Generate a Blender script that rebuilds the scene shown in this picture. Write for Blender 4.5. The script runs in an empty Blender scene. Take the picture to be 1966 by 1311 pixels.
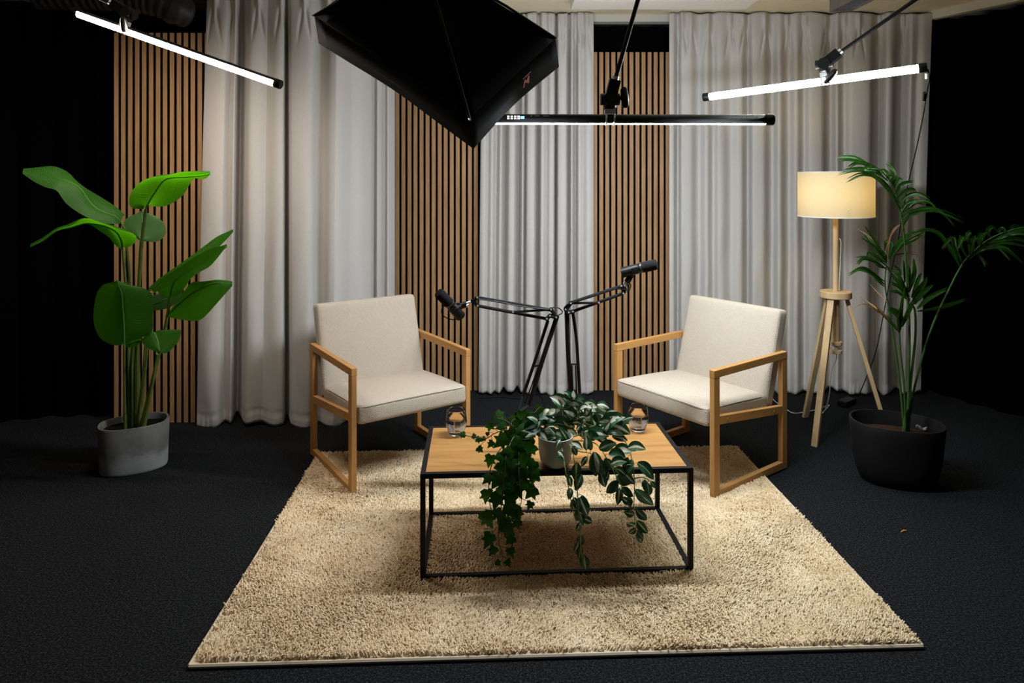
import bpy, math, random
import numpy as np
from mathutils import Vector, Matrix

random.seed(7)
rng = np.random.default_rng(7)
S = bpy.context.scene
COL = S.collection
PI = math.pi

# ------------------------------------------------------------------ camera, world, exposure
F, CX, HY, HC = 1300.0, 983.0, 344.0, 1.5          # focal length and horizon measured on the photograph
cam_data = bpy.data.cameras.new('camera')
cam_data.sensor_width = 36.0
cam_data.lens = F / 1966.0 * 36.0
cam_data.shift_y = -(655.5 - HY) / 1966.0
cam_data.clip_start = 0.05
cam = bpy.data.objects.new('camera', cam_data)
COL.objects.link(cam)
cam.location = (0, 0, HC)
cam.rotation_euler = (PI / 2, 0, 0)
S.camera = cam

world = bpy.data.worlds.new('world')
S.world = world
world.use_nodes = True
world.node_tree.nodes['Background'].inputs[0].default_value = (0.75, 0.85, 1.0, 1)
world.node_tree.nodes['Background'].inputs[1].default_value = 0.004
S.view_settings.view_transform = 'Standard'
S.view_settings.look = 'None'
S.view_settings.exposure = 2.75
S.view_settings.gamma = 1.0
S.view_settings.use_curve_mapping = False
S.cycles.max_bounces = 8
S.cycles.transparent_max_bounces = 12
S.cycles.sample_clamp_indirect = 6.0

TUBE_WARM, TUBE_COOL, TUBE_BACK, BULB = 27.0, 23.0, 43.0, 9.5   # radiance of the lamps in the room
SOFT = 0.0


def at(px, py, y):
    """World point at depth y along the sight line of photograph pixel (px, py)."""
    return Vector(((px - CX) / F * y, y, HC - (py - HY) / F * y))


def at_z(px, py, z):
    y = (HC - z) * F / (py - HY)
    return at(px, py, y)


# ------------------------------------------------------------------ object helpers
def tag(o, label=None, cat=None, group=None, kind=None):
    if label: o['label'] = label
    if cat: o['category'] = cat
    if group: o['group'] = group
    if kind: o['kind'] = kind
    return o


def thing(name, label, cat, loc=(0, 0, 0), rotz=0.0, group=None):
    o = bpy.data.objects.new(name, None)
    COL.objects.link(o)
    o.empty_display_size = 0.1
    o.location = loc
    o.rotation_euler = (0, 0, rotz)
    return tag(o, label, cat, group)


def spline(pts, n):
    """Catmull-Rom through pts (any dimension), n samples."""
    P = np.array(pts, float)
    if len(P) == 2:
        t = np.linspace(0, 1, n)[:, None]
        return P[0] * (1 - t) + P[1] * t
    Q = np.vstack([2 * P[0] - P[1], P, 2 * P[-1] - P[-2]])
    seg = np.linalg.norm(np.diff(P, axis=0), axis=1) + 1e-9
    s = np.concatenate([[0], np.cumsum(seg)])
    out = []
    for d in np.linspace(0, s[-1], n):
        i = min(int(np.searchsorted(s, d, side='right')) - 1, len(P) - 2)
        t = (d - s[i]) / seg[i]
        a, b, c, e = Q[i], Q[i + 1], Q[i + 2], Q[i + 3]
        out.append(0.5 * ((2 * b) + (-a + c) * t + (2 * a - 5 * b + 4 * c - e) * t * t + (-a + 3 * b - 3 * c + e) * t ** 3))
    return np.array(out)


class MB:
    def __init__(self):
        self.v, self.f = [], []

    def add(self, verts, faces):
        o = len(self.v)
        self.v += [tuple(map(float, p)) for p in verts]
        self.f += [tuple(i + o for i in q) for q in faces]
        return self

    def box(self, c, s, m=None):
        hx, hy, hz = s[0] / 2, s[1] / 2, s[2] / 2
        vs = [Vector((x, y, z)) for x in (-hx, hx) for y in (-hy, hy) for z in (-hz, hz)]
        if m is not None: vs = [m @ p for p in vs]
        c = Vector(c)
        return self.add([p + c for p in vs], [(0, 1, 3, 2), (4, 6, 7, 5), (0, 4, 5, 1), (2, 3, 7, 6), (0, 2, 6, 4), (1, 5, 7, 3)])

    def span(self, a, b):
        a, b = Vector(a), Vector(b)
        return self.box((a + b) / 2, [abs(q) for q in (b - a)])

    def beam(self, p, q, w, h, side=(1, 0, 0)):
        """Box from p to q; w measured along side, h across."""
        p, q = Vector(p), Vector(q)
        d = (q - p).normalized()
        s = Vector(side); s = (s - d * s.dot(d)).normalized()
        u = d.cross(s)
        m = Matrix((s, u, d)).transposed()
        return self.box((p + q) / 2, (w, h, (q - p).length), m)

    def hexa(self, c8):
        return self.add(c8, [(0, 1, 3, 2), (4, 6, 7, 5), (0, 4, 5, 1), (2, 3, 7, 6), (0, 2, 6, 4), (1, 5, 7, 3)])

    def tube(self, pts, r, n=8, caps=True):
        P = [Vector(p) for p in pts]
        R = r if hasattr(r, '__len__') else [r] * len(P)
        T = [(P[min(i + 1, len(P) - 1)] - P[max(i - 1, 0)]).normalized() for i in range(len(P))]
        u = T[0].orthogonal().normalized()
        vs = []
        for i, p in enumerate(P):
            u = (u - T[i] * u.dot(T[i])).normalized()
            w = T[i].cross(u)
            for k in range(n):
                a = 2 * PI * k / n
                vs.append(p + (u * math.cos(a) + w * math.sin(a)) * R[i])
        fs = [(i * n + k, i * n + (k + 1) % n, (i + 1) * n + (k + 1) % n, (i + 1) * n + k) for i in range(len(P) - 1) for k in range(n)]
        if caps:
            fs += [tuple(range(n))[::-1], tuple((len(P) - 1) * n + k for k in range(n))]
        return self.add(vs, fs)

    def curve(self, pts, r, m=24, n=8):
        if hasattr(r, '__len__'):
            rr = np.interp(np.linspace(0, 1, m), np.linspace(0, 1, len(r)), r)
        else:
            rr = r
        return self.tube(spline([tuple(p) for p in pts], m), rr, n)

    def lathe(self, prof, n=32, c=(0, 0, 0), sx=1.0, sy=1.0, m=None, caps=False):
        vs = []
        for r, z in prof:
            for k in range(n):
                a = 2 * PI * k / n
                p = Vector((r * math.cos(a) * sx, r * math.sin(a) * sy, z))
                vs.append((m @ p if m is not None else p) + Vector(c))
        L = len(prof)
        fs = [(i * n + k, i * n + (k + 1) % n, (i + 1) * n + (k + 1) % n, (i + 1) * n + k) for i in range(L - 1) for k in range(n)]
        if caps:
            fs += [tuple(range(n))[::-1], tuple((L - 1) * n + k for k in range(n))]
        return self.add(vs, fs)

    def grid(self, G):
        G = np.asarray(G, float)
        a, b = G.shape[:2]
        fs = [(i * b + j, i * b + j + 1, (i + 1) * b + j + 1, (i + 1) * b + j) for i in range(a - 1) for j in range(b - 1)]
        return self.add(G.reshape(-1, 3), fs)

    def build(self, name, mat, parent=None, world=False, smooth=True, bevel=0.0, solid=0.0, subsurf=0, label=None, kind=None, angle=40):
        me = bpy.data.meshes.new(name)
        v = self.v
        if world and parent is not None:
            root = parent
            off = Vector((0, 0, 0))
            while root is not None:
                off += Vector(root.location); root = root.parent
            v = [(p[0] - off.x, p[1] - off.y, p[2] - off.z) for p in v]
        me.from_pydata(v, [], self.f)
        me.update()
        if smooth:
            me.shade_smooth()
            me.set_sharp_from_angle(angle=math.radians(angle))
        o = bpy.data.objects.new(name, me)
        COL.objects.link(o)
        if mat is not None: me.materials.append(mat)
        if parent is not None: o.parent = parent
        if solid:
            md = o.modifiers.new('thickness', 'SOLIDIFY'); md.thickness = solid; md.offset = 0
        if bevel:
            md = o.modifiers.new('bevel', 'BEVEL'); md.width = bevel; md.segments = 2; md.limit_method = 'ANGLE'
        if subsurf:
            md = o.modifiers.new('subdivision', 'SUBSURF'); md.levels = subsurf; md.render_levels = subsurf
        if label: o['label'] = label
        if kind: o['kind'] = kind
        return o


def copy_part(o, parent):
    c = o.copy(); COL.objects.link(c); c.parent = parent
    return c


def children_of(o):
    return [c for c in bpy.data.objects if c.parent == o]


def copy_tree(o, label, loc, rotz):
    r = o.copy(); COL.objects.link(r); r.location = loc; r.rotation_euler = (0, 0, rotz); r['label'] = label
    for ch in children_of(o):
        c = copy_part(ch, r)
        for g in children_of(ch):
            copy_part(g, c)
    return r


# ------------------------------------------------------------------ materials
class NT:
    def __init__(self, name):
        self.m = bpy.data.materials.new(name)
        self.m.use_nodes = True
        self.t = self.m.node_tree
        self.b = self.t.nodes['Principled BSDF']
        self.out = self.t.nodes['Material Output']

    def n(self, kind, **kw):
        x = self.t.nodes.new(kind)
        for k, v in kw.items(): setattr(x, k, v)
        return x

    def l(self, a, b): self.t.links.new(a, b)

    def coords(self, scale=(1, 1, 1), src='Object', rot=(0, 0, 0)):
        tc = self.n('ShaderNodeTexCoord'); mp = self.n('ShaderNodeMapping')
        mp.inputs['Scale'].default_value = scale
        mp.inputs['Rotation'].default_value = rot
        self.l(tc.outputs[src], mp.inputs['Vector'])
        return mp.outputs['Vector']

    def noise(self, vec, scale, detail=4.0, rough=0.55, dist=0.0):
        x = self.n('ShaderNodeTexNoise')
        x.inputs['Scale'].default_value = scale; x.inputs['Detail'].default_value = detail
        x.inputs['Roughness'].default_value = rough; x.inputs['Distortion'].default_value = dist
        self.l(vec, x.inputs['Vector'])
        return x.outputs['Fac']

    def ramp(self, fac, stops):
        r = self.n('ShaderNodeValToRGB')
        e = r.color_ramp.elements
        while len(e) < len(stops): e.new(0.5)
        for q, (p, c) in zip(e, stops):
            q.position = p; q.color = (*c, 1) if len(c) == 3 else c
        self.l(fac, r.inputs['Fac'])
        return r.outputs['Color']

    def bump(self, h, strength, dist=0.01):
        b = self.n('ShaderNodeBump')
        b.inputs['Strength'].default_value = strength; b.inputs['Distance'].default_value = dist
        self.l(h, b.inputs['Height'])
        self.l(b.outputs['Normal'], self.b.inputs['Normal'])
        return b


def plain(name, col, rough=0.5, metal=0.0, spec=0.5, noise_amt=0.0, scale=30.0, sheen=0.0):
    k = NT(name)
    k.b.inputs['Base Color'].default_value = (*col, 1)
    k.b.inputs['Roughness'].default_value = rough
    k.b.inputs['Metallic'].default_value = metal
    k.b.inputs['Specular IOR Level'].default_value = spec
    if sheen: k.b.inputs['Sheen Weight'].default_value = sheen
    if noise_amt:
        f = k.noise(k.coords(), scale)
        a = tuple(c * (1 - noise_amt) for c in col); b = tuple(min(1, c * (1 + noise_amt)) for c in col)
        k.l(k.ramp(f, [(0.3, a), (0.7, b)]), k.b.inputs['Base Color'])
    return k.m


def wood(name, dark, mid, light, axis, scale=14.0, rough=0.5, stretch=14.0):
    k = NT(name)
    sc = [scale] * 3; sc['xyz'.index(axis)] = scale / stretch
    v = k.coords(tuple(sc))
    f1 = k.noise(v, 1.6, 6, 0.6, 0.4)
    k.l(k.ramp(f1, [(0.30, dark), (0.5, mid), (0.72, light)]), k.b.inputs['Base Color'])
    sc2 = [220.0] * 3; sc2['xyz'.index(axis)] = 8.0
    f2 = k.noise(k.coords(tuple(sc2)), 1.0, 2)
    k.bump(f2, 0.12, 0.003)
    k.b.inputs['Roughness'].default_value = rough
    k.b.inputs['Specular IOR Level'].default_value = 0.3
    return k.m


def emit(name, col, s):
    k = NT(name)
    k.b.inputs['Base Color'].default_value = (0.8, 0.8, 0.8, 1)
    k.b.inputs['Emission Color'].default_value = (*col, 1)
    k.b.inputs['Emission Strength'].default_value = s
    return k.m


def leafmat(name, dark, light, trans, tw=0.35, rough=0.4, vein=0.0):
    k = NT(name)
    f = k.noise(k.coords(), 9.0, 4)
    c = k.ramp(f, [(0.3, dark), (0.7, light)])
    k.l(c, k.b.inputs['Base Color'])
    k.b.inputs['Roughness'].default_value = rough
    k.b.inputs['Specular IOR Level'].default_value = 0.16
    tr = k.n('ShaderNodeBsdfTranslucent'); tr.inputs['Color'].default_value = (*trans, 1)
    mx = k.n('ShaderNodeMixShader'); mx.inputs[0].default_value = tw
    k.l(k.b.outputs[0], mx.inputs[1]); k.l(tr.outputs[0], mx.inputs[2])
    k.l(mx.outputs[0], k.out.inputs['Surface'])
    if vein:
        uv = k.coords(src='UV')
        w = k.n('ShaderNodeTexWave', wave_type='BANDS', bands_direction='X')
        w.inputs['Scale'].default_value = vein; w.inputs['Distortion'].default_value = 0.4
        k.l(uv, w.inputs['Vector'])
        b = k.bump(w.outputs['Fac'], 0.16, 0.004)
        k.l(b.outputs['Normal'], tr.inputs['Normal'])
    return k.m


M = {}
M['slat_wood'] = wood('slat_oak', (0.31, 0.165, 0.070), (0.40, 0.225, 0.100), (0.48, 0.285, 0.135), 'z', 30)
M['oak_x'] = wood('oak_along_x', (0.38, 0.185, 0.052), (0.46, 0.235, 0.072), (0.53, 0.285, 0.10), 'x', 20)
M['oak_y'] = wood('oak_along_y', (0.38, 0.185, 0.052), (0.46, 0.235, 0.072), (0.53, 0.285, 0.10), 'y', 20)
M['oak_z'] = wood('oak_along_z', (0.38, 0.185, 0.052), (0.46, 0.235, 0.072), (0.53, 0.285, 0.10), 'z', 20)
M['table_oak'] = wood('table_oak', (0.31, 0.150, 0.042), (0.40, 0.205, 0.061), (0.45, 0.245, 0.078), 'x', 16, 0.5, 9)
M['ash_z'] = wood('ash', (0.50, 0.33, 0.15), (0.60, 0.42, 0.22), (0.66, 0.48, 0.27), 'z', 18)
M['black_metal'] = plain('black_powder_coat', (0.003, 0.0034, 0.0045), 0.55, 0, 0.22)
M['black_plastic'] = plain('black_plastic', (0.0032, 0.0032, 0.0036), 0.45, 0, 0.25)
M['black_matte'] = plain('black_matte', (0.006, 0.006, 0.007), 0.8, 0, 0.2)
M['black_nylon'] = plain('black_nylon', (0.0016, 0.0016, 0.0018), 0.8, 0, 0.05)
M['foam'] = plain('black_foam', (0.009, 0.009, 0.010), 0.95, 0, 0.1, 0.4, 400)
M['felt'] = plain('black_felt', (0.004, 0.004, 0.005), 1.0, 0, 0.05)
M['drape'] = plain('black_drape', (0.0016, 0.0016, 0.0019), 1.0, 0, 0.02)
M['chrome'] = plain('bright_metal', (0.72, 0.72, 0.73), 0.38, 0.85)
M['steel'] = plain('dark_steel', (0.10, 0.10, 0.10), 0.35, 0.8)
M['white_plastic'] = plain('white_plastic', (0.75, 0.75, 0.74), 0.4)
M['ceiling'] = plain('ceiling_paint', (0.84, 0.75, 0.54), 0.9, 0, 0.2, 0.04, 6)
M['ceiling_board'] = plain('white_board', (0.86, 0.83, 0.76), 0.9, 0, 0.2)
M['wall'] = plain('dark_wall', (0.02, 0.02, 0.022), 0.95, 0, 0.1)
M['track'] = plain('curtain_track_white', (0.60, 0.58, 0.52), 0.5)
M['cove'] = plain('track_cream', (0.62, 0.57, 0.44), 0.6)
M['grey_metal'] = plain('grey_metal', (0.20, 0.19, 0.165), 0.5)
M['louvre'] = plain('louvre_alu', (0.42, 0.42, 0.42), 0.35, 0.6)
M['duct'] = plain('duct_foil', (0.022, 0.022, 0.021), 0.5, 0.3)
M['soil'] = plain('soil', (0.035, 0.018, 0.008), 1.0, 0, 0.1, 0.6, 60)
M['dark_soil'] = plain('dark_soil', (0.006, 0.006, 0.005), 1.0, 0, 0.1, 0.5, 60)
M['black_pot'] = plain('black_pot', (0.006, 0.006, 0.0065), 0.6, 0, 0.3)
M['white_pot'] = plain('grey_white_ceramic', (0.42, 0.42, 0.39), 0.5, 0, 0.4)
M['stem'] = plain('plant_stem', (0.09, 0.13, 0.02), 0.5, 0, 0.3, 0.3, 20)
M['palm_stem'] = plain('palm_stem', (0.03, 0.085, 0.012), 0.5, 0, 0.3, 0.2, 20)
M['vine'] = plain('brown_vine', (0.055, 0.040, 0.016), 0.7)
M['green_vine'] = plain('green_vine', (0.19, 0.22, 0.05), 0.6)
M['cream_cord'] = plain('white_cord', (0.62, 0.60, 0.55), 0.5)
M['red'] = plain('red_print', (0.75, 0.20, 0.18), 0.6)
M['grey_print'] = plain('grey_print', (0.6, 0.6, 0.62), 0.6)
M['dry'] = plain('dry_leaf', (0.45, 0.20, 0.03), 0.8)
M['tube_warm'] = emit('tube_warm', (1.0, 0.86, 0.76), TUBE_WARM)
M['tube_cool'] = emit('tube_cool', (0.93, 1.0, 0.93), TUBE_COOL)
M['tube_back'] = emit('tube_bluish', (0.86, 0.92, 1.0), TUBE_BACK)
M['soft'] = emit('softbox_diffuser', (1.0, 0.95, 0.88), SOFT)
M['bulb'] = emit('bulb', (1.0, 0.73, 0.36), BULB)
M['led'] = emit('led_button', (0.9, 1.0, 0.95), 0.7)
M['screen'] = emit('blue_screen', (0.1, 0.35, 0.7), 0.6)
M['banana'] = leafmat('banana_leaf', (0.014, 0.070, 0.005), (0.022, 0.095, 0.007), (0.12, 0.56, 0.004), 0.36, 0.55, 17.0)
M['banana_pale'] = leafmat('banana_leaf_pale', (0.04, 0.10, 0.03), (0.055, 0.13, 0.042), (0.08, 0.30, 0.01), 0.25, 0.42, 17.0)
M['midrib'] = plain('leaf_midrib', (0.05, 0.16, 0.02), 0.45)
M['palm'] = leafmat('palm_leaf', (0.012, 0.048, 0.007), (0.020, 0.068, 0.010), (0.05, 0.19, 0.008), 0.22, 0.30)
M['palm_dry'] = leafmat('palm_leaf_dry', (0.22, 0.13, 0.06), (0.34, 0.22, 0.11), (0.3, 0.16, 0.06), 0.2, 0.6)
M['ivy'] = leafmat('ivy_leaf', (0.010, 0.046, 0.007), (0.018, 0.068, 0.011), (0.03, 0.14, 0.008), 0.25, 0.36)


def make_variegated():
    k = NT('variegated_leaf')
    tc = k.n('ShaderNodeTexCoord'); sp = k.n('ShaderNodeSeparateXYZ')
    k.l(tc.outputs['UV'], sp.inputs[0])
    # uv.y runs across the blade (0.5 on the midrib); a cream band either side of the middle, its width set per leaf in uv.x's whole part
    d = k.n('ShaderNodeMath', operation='SUBTRACT'); k.l(sp.outputs['Y'], d.inputs[0]); d.inputs[1].default_value = 0.5
    a = k.n('ShaderNodeMath', operation='ABSOLUTE'); k.l(d.outputs[0], a.inputs[0])
    nz = k.noise(k.coords((1, 1, 1)), 35.0, 3)
    ad = k.n('ShaderNodeMath', operation='MULTIPLY_ADD'); k.l(nz, ad.inputs[0]); ad.inputs[1].default_value = 0.16; k.l(a.outputs[0], ad.inputs[2])
    at_ = k.n('ShaderNodeAttribute', attribute_name='cream')
    sub = k.n('ShaderNodeMath', operation='SUBTRACT'); k.l(ad.outputs[0], sub.inputs[0]); k.l(at_.outputs['Fac'], sub.inputs[1])
    c = k.ramp(sub.outputs[0], [(0.0, (0.70, 0.72, 0.56)), (0.02, (0.62, 0.65, 0.48)), (0.06, (0.034, 0.110, 0.044)), (0.40, (0.020, 0.072, 0.026))])
    k.l(c, k.b.inputs['Base Color'])
    k.b.inputs['Roughness'].default_value = 0.38
    k.b.inputs['Specular IOR Level'].default_value = 0.35
    tr = k.n('ShaderNodeBsdfTranslucent'); k.l(c, tr.inputs['Color'])
    mx = k.n('ShaderNodeMixShader'); mx.inputs[0].default_value = 0.2
    k.l(k.b.outputs[0], mx.inputs[1]); k.l(tr.outputs[0], mx.inputs[2]); k.l(mx.outputs[0], k.out.inputs['Surface'])
    return k.m


M['varieg'] = make_variegated()


def make_weave():
    k = NT('woven_upholstery')
    v = k.coords((1, 1, 1), rot=(0.0, 0.0, math.radians(0)))
    w1 = k.n('ShaderNodeTexWave', wave_type='BANDS', bands_direction='DIAGONAL'); w1.inputs['Scale'].default_value = 78
    w1.inputs['Distortion'].default_value = 1.2; w1.inputs['Detail'].default_value = 2; w1.inputs['Detail Scale'].default_value = 3
    k.l(v, w1.inputs['Vector'])
    v2 = k.coords((1, 1, 1), rot=(0.0, math.radians(90), math.radians(0)))
    w2 = k.n('ShaderNodeTexWave', wave_type='BANDS', bands_direction='DIAGONAL'); w2.inputs['Scale'].default_value = 78
    w2.inputs['Distortion'].default_value = 1.2; w2.inputs['Detail'].default_value = 2
    k.l(v2, w2.inputs['Vector'])
    mu = k.n('ShaderNodeMath', operation='MULTIPLY'); k.l(w1.outputs['Fac'], mu.inputs[0]); k.l(w2.outputs['Fac'], mu.inputs[1])
    nz = k.noise(v, 260, 2)
    ad = k.n('ShaderNodeMath', operation='MULTIPLY_ADD'); k.l(nz, ad.inputs[0]); ad.inputs[1].default_value = 0.6; k.l(mu.outputs[0], ad.inputs[2])
    k.l(k.ramp(ad.outputs[0], [(0.22, (0.39, 0.33, 0.26)), (0.50, (0.55, 0.475, 0.385)), (0.85, (0.64, 0.565, 0.465))]), k.b.inputs['Base Color'])
    k.bump(ad.outputs[0], 0.5, 0.004)
    k.b.inputs['Roughness'].default_value = 0.95
    k.b.inputs['Specular IOR Level'].default_value = 0.1
    return k.m


M['weave'] = make_weave()
M['piping'] = plain('upholstery_piping', (0.45, 0.40, 0.33), 0.9, 0, 0.1)


def make_curtain():
    k = NT('grey_curtain_cloth')
    v = k.coords()
    f = k.noise(v, 300, 2)
    big = k.noise(k.coords((1, 1, 0.5)), 5.0, 5)
    k.l(k.ramp(f, [(0.3, (0.52, 0.50, 0.47)), (0.7, (0.60, 0.58, 0.55))]), k.b.inputs['Base Color'])
    mix = k.n('ShaderNodeMath', operation='MULTIPLY_ADD'); k.l(f, mix.inputs[0]); mix.inputs[1].default_value = 0.06; k.l(big, mix.inputs[2])
    k.bump(mix.outputs[0], 0.35, 0.02)
    k.b.inputs['Roughness'].default_value = 0.9
    k.b.inputs['Specular IOR Level'].default_value = 0.15
    k.b.inputs['Sheen Weight'].default_value = 0.1
    return k.m


M['curtain'] = make_curtain()


def make_carpet():
    k = NT('charcoal_carpet')
    v = k.coords()
    f = k.noise(v, 135, 3, 0.75)
    g = k.noise(v, 2.0, 3)
    c = k.ramp(f, [(0.32, (0.0015, 0.0018, 0.002)), (0.50, (0.0105, 0.0115, 0.0132)), (0.68, (0.042, 0.046, 0.052))])
    k.l(c, k.b.inputs['Base Color'])
    k.bump(f, 0.7, 0.01)
    k.b.inputs['Roughness'].default_value = 1.0
    k.b.inputs['Specular IOR Level'].default_value = 0.08
    return k.m


M['carpet'] = make_carpet()


def make_rug():
    k = NT('rug_pile')
    v = k.coords()
    f = k.noise(v, 90, 3, 0.7)
    g = k.noise(v, 7.0, 4, 0.6)
    a = k.n('ShaderNodeMath', operation='MULTIPLY_ADD'); k.l(g, a.inputs[0]); a.inputs[1].default_value = 0.7; k.l(f, a.inputs[2])
    k.l(k.ramp(a.outputs[0], [(0.55, (0.58, 0.425, 0.245)), (0.85, (0.80, 0.635, 0.41)), (1.0, (0.90, 0.76, 0.54))]), k.b.inputs['Base Color'])
    k.b.inputs['Roughness'].default_value = 0.9
    k.b.inputs['Specular IOR Level'].default_value = 0.15
    return k.m


M['rug'] = make_rug()
M['rug_edge'] = plain('rug_binding', (0.68, 0.58, 0.44), 0.9)


def make_concrete():
    k = NT('grey_concrete')
    v = k.coords()
    f = k.noise(v, 10, 6, 0.65)
    sp = k.n('ShaderNodeSeparateXYZ'); k.l(v, sp.inputs[0])
    n2 = k.noise(v, 14, 5, 0.6)
    # lime bloom along the foot of the pot
    m = k.n('ShaderNodeMath', operation='MULTIPLY_ADD'); k.l(n2, m.inputs[0]); m.inputs[1].default_value = -0.13; k.l(sp.outputs['Z'], m.inputs[2])
    bloom = k.ramp(m.outputs[0], [(0.0, (0.75, 0.75, 0.75)), (0.04, (0, 0, 0))])
    base = k.ramp(f, [(0.3, (0.13, 0.13, 0.125)), (0.7, (0.21, 0.21, 0.20))])
    mx = k.n('ShaderNodeMix', data_type='RGBA')
    k.l(bloom, mx.inputs[0]); k.l(base, mx.inputs[6]); mx.inputs[7].default_value = (0.36, 0.37, 0.37, 1)
    k.l(mx.outputs[2], k.b.inputs['Base Color'])
    k.bump(f, 0.25, 0.005)
    k.b.inputs['Roughness'].default_value = 0.8
    return k.m


M['concrete'] = make_concrete()


def make_glass(name, col, rough=0.0, ior=1.45):
    k = NT(name)
    k.b.inputs['Base Color'].default_value = (*col, 1)
    k.b.inputs['Roughness'].default_value = rough
    k.b.inputs['Transmission Weight'].default_value = 1.0
    k.b.inputs['IOR'].default_value = ior
    return k.m


M['glass'] = make_glass('smoky_glass', (0.97, 0.955, 0.945), 0.0, 1.30)
M['water'] = make_glass('water', (0.97, 0.97, 0.98), 0, 1.33)


def make_shade():
    k = NT('lamp_shade_cloth')
    f = k.noise(k.coords((1, 1, 3)), 120, 2)
    c = k.ramp(f, [(0.3, (0.44, 0.40, 0.30)), (0.7, (0.49, 0.45, 0.34))])
    k.l(c, k.b.inputs['Base Color'])
    k.b.inputs['Roughness'].default_value = 0.9
    tr = k.n('ShaderNodeBsdfTranslucent'); tr.inputs['Color'].default_value = (0.60, 0.52, 0.31, 1)
    mx = k.n('ShaderNodeMixShader'); mx.inputs[0].default_value = 0.25
    k.l(k.b.outputs[0], mx.inputs[1]); k.l(tr.outputs[0], mx.inputs[2]); k.l(mx.outputs[0], k.out.inputs['Surface'])
    return k.m


M['shade'] = make_shade()

# ------------------------------------------------------------------ the room
ZC = 2.667


def struct(name, mb, mat, parent=None, **kw):
    o = mb.build(name, mat, parent, smooth=False, **kw)
    o['kind'] = 'structure'
    return o


struct('floor', MB().span((-4.0, -0.6, -0.10), (3.9, 5.2, 0.0)), M['carpet'])
struct('ceiling', MB().span((-4.0, -0.6, ZC), (3.9, 5.2, ZC + 0.1)), M['ceiling'])
struct('wall_back', MB().span((-4.0, 5.1, 0), (3.9, 5.2, ZC)), M['wall'])
struct('wall_left', MB().span((-4.0, -0.6, 0), (-3.9, 5.1, ZC)), M['wall'])
struct('wall_right', MB().span((3.8, -0.6, 0), (3.9, 5.1, ZC)), M['wall'])

# lowered white board under the ceiling, louvred light fitting beside it
cb = MB().span((0.38, 2.2, 2.600), (1.516, 4.39, ZC)).build('ceiling_panel', M['ceiling_board'], bevel=0.003)
tag(cb, 'flat white board fixed under the beige ceiling near the top edge', 'ceiling panel')
lf = thing('louvre_light', 'grey box light fitting with slatted louvre on the ceiling', 'ceiling light', (2.12, 3.4, 2.58))
hb = MB()
hb.span((2.05, 2.2, 2.58), (2.062, 4.37, ZC)).span((2.173, 2.2, 2.58), (2.185, 4.37, ZC)).span((2.05, 4.36, 2.58), (2.185, 4.372, ZC)).span((2.05, 2.2, 2.58), (2.185, 2.212, ZC)).span((2.062, 2.2, 2.64), (2.173, 4.36, ZC))
hb.build('housing', M['grey_metal'], lf, world=True, smooth=False)
lv = MB()
for i in range(44):
    y = 2.24 + i * 0.048
    lv.beam((2.063, y, 2.60), (2.172, y, 2.60), 0.006, 0.032, (0, 1, 0.4))
lv.build('louvre', M['louvre'], lf, world=True, smooth=False)


def wave_curtain(path, z0, z1, amp, freq, n, m=10, phase=0.0):
    P = spline(path, n)
    s = np.concatenate([[0], np.cumsum(np.linalg.norm(np.diff(P, axis=0), axis=1))])
    T = np.gradient(P, axis=0); T /= np.linalg.norm(T, axis=1)[:, None]
    N = np.stack([T[:, 1], -T[:, 0]], 1)
    G = np.zeros((n, m, 3))
    for j in range(m):
        v = j / (m - 1)
        a = amp * (1.0 - 0.35 * v)
        off = a * np.sin(2 * PI * freq * s + phase + 0.6 * np.sin(1.7 * s)) + 0.3 * a * np.sin(2 * PI * freq * 2.3 * s + 1.0)
        G[:, j, :2] = P + N * off[:, None]
        G[:, j, 2] = z0 + (z1 - z0) * v
        if j == m - 1:
            G[:, j, 2] += 0.008 * np.sin(2 * PI * freq * s * 1.3)
    return G


black_paths = [
    ('black_curtain', 'black curtain closing the left side of the set, behind the tall plant', [(-3.75, 1.2), (-3.62, 3.0), (-3.40, 3.85), (-3.05, 4.22), (-2.5, 4.30), (-1.72, 4.31)], 260),
    ('black_curtain', 'black curtain behind the two set-back slatted panels, seen above the bare one', [(-1.60, 4.90), (-0.5, 4.93), (1.0, 4.93), (2.78, 4.93)], 260),
    ('black_curtain', 'black curtain closing the right side of the set, behind the palm', [(2.93, 4.86), (3.05, 4.55), (3.22, 4.2), (3.42, 3.5), (3.60, 2.4), (3.72, 1.2)], 260),
]
for i, (nm, lab, path, n) in enumerate(black_paths):
    mb = MB().grid(wave_curtain(path, 0.012, 2.585, 0.022, 5.0, n, phase=i * 1.3))
    o = mb.build(nm, M['drape'])
    tag(o, lab, 'curtain', 'black curtains round the set')


def track(path, z0, z1, w, name, lab, mat):
    P = spline(path, 40)
    T = np.gradient(P, axis=0); T /= np.linalg.norm(T, axis=1)[:, None]
    N = np.stack([T[:, 1], -T[:, 0]], 1)
    G = []
    for p, nn in zip(P, N):
        a, b = p + nn * w / 2, p - nn * w / 2
        G.append([(a[0], a[1], z0), (a[0], a[1], z1), (b[0], b[1], z1), (b[0], b[1], z0), (a[0], a[1], z0)])
    o = MB().grid(G).build(name, mat, smooth=False)
    tag(o, lab, 'curtain track')
    return o


track([(-1.4, 4.845), (1.0, 4.845), (2.86, 4.845)], 2.618, ZC, 0.08, 'curtain_track', 'white ceiling track over the grey curtains at the back', M['track'])
track([(2.90, 4.80), (3.03, 4.52), (3.19, 4.18), (3.39, 3.5), (3.57, 2.4), (3.69, 1.2)], 2.612, ZC, 0.05, 'curtain_track', 'cream track bending along the ceiling over the right black curtain', M['cove'])
track([(-1.80, 4.262), (-1.25, 4.262), (-0.80, 4.74)], 2.618, ZC, 0.04, 'curtain_track', 'white ceiling track over the left grey curtain', M['track'])


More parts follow.
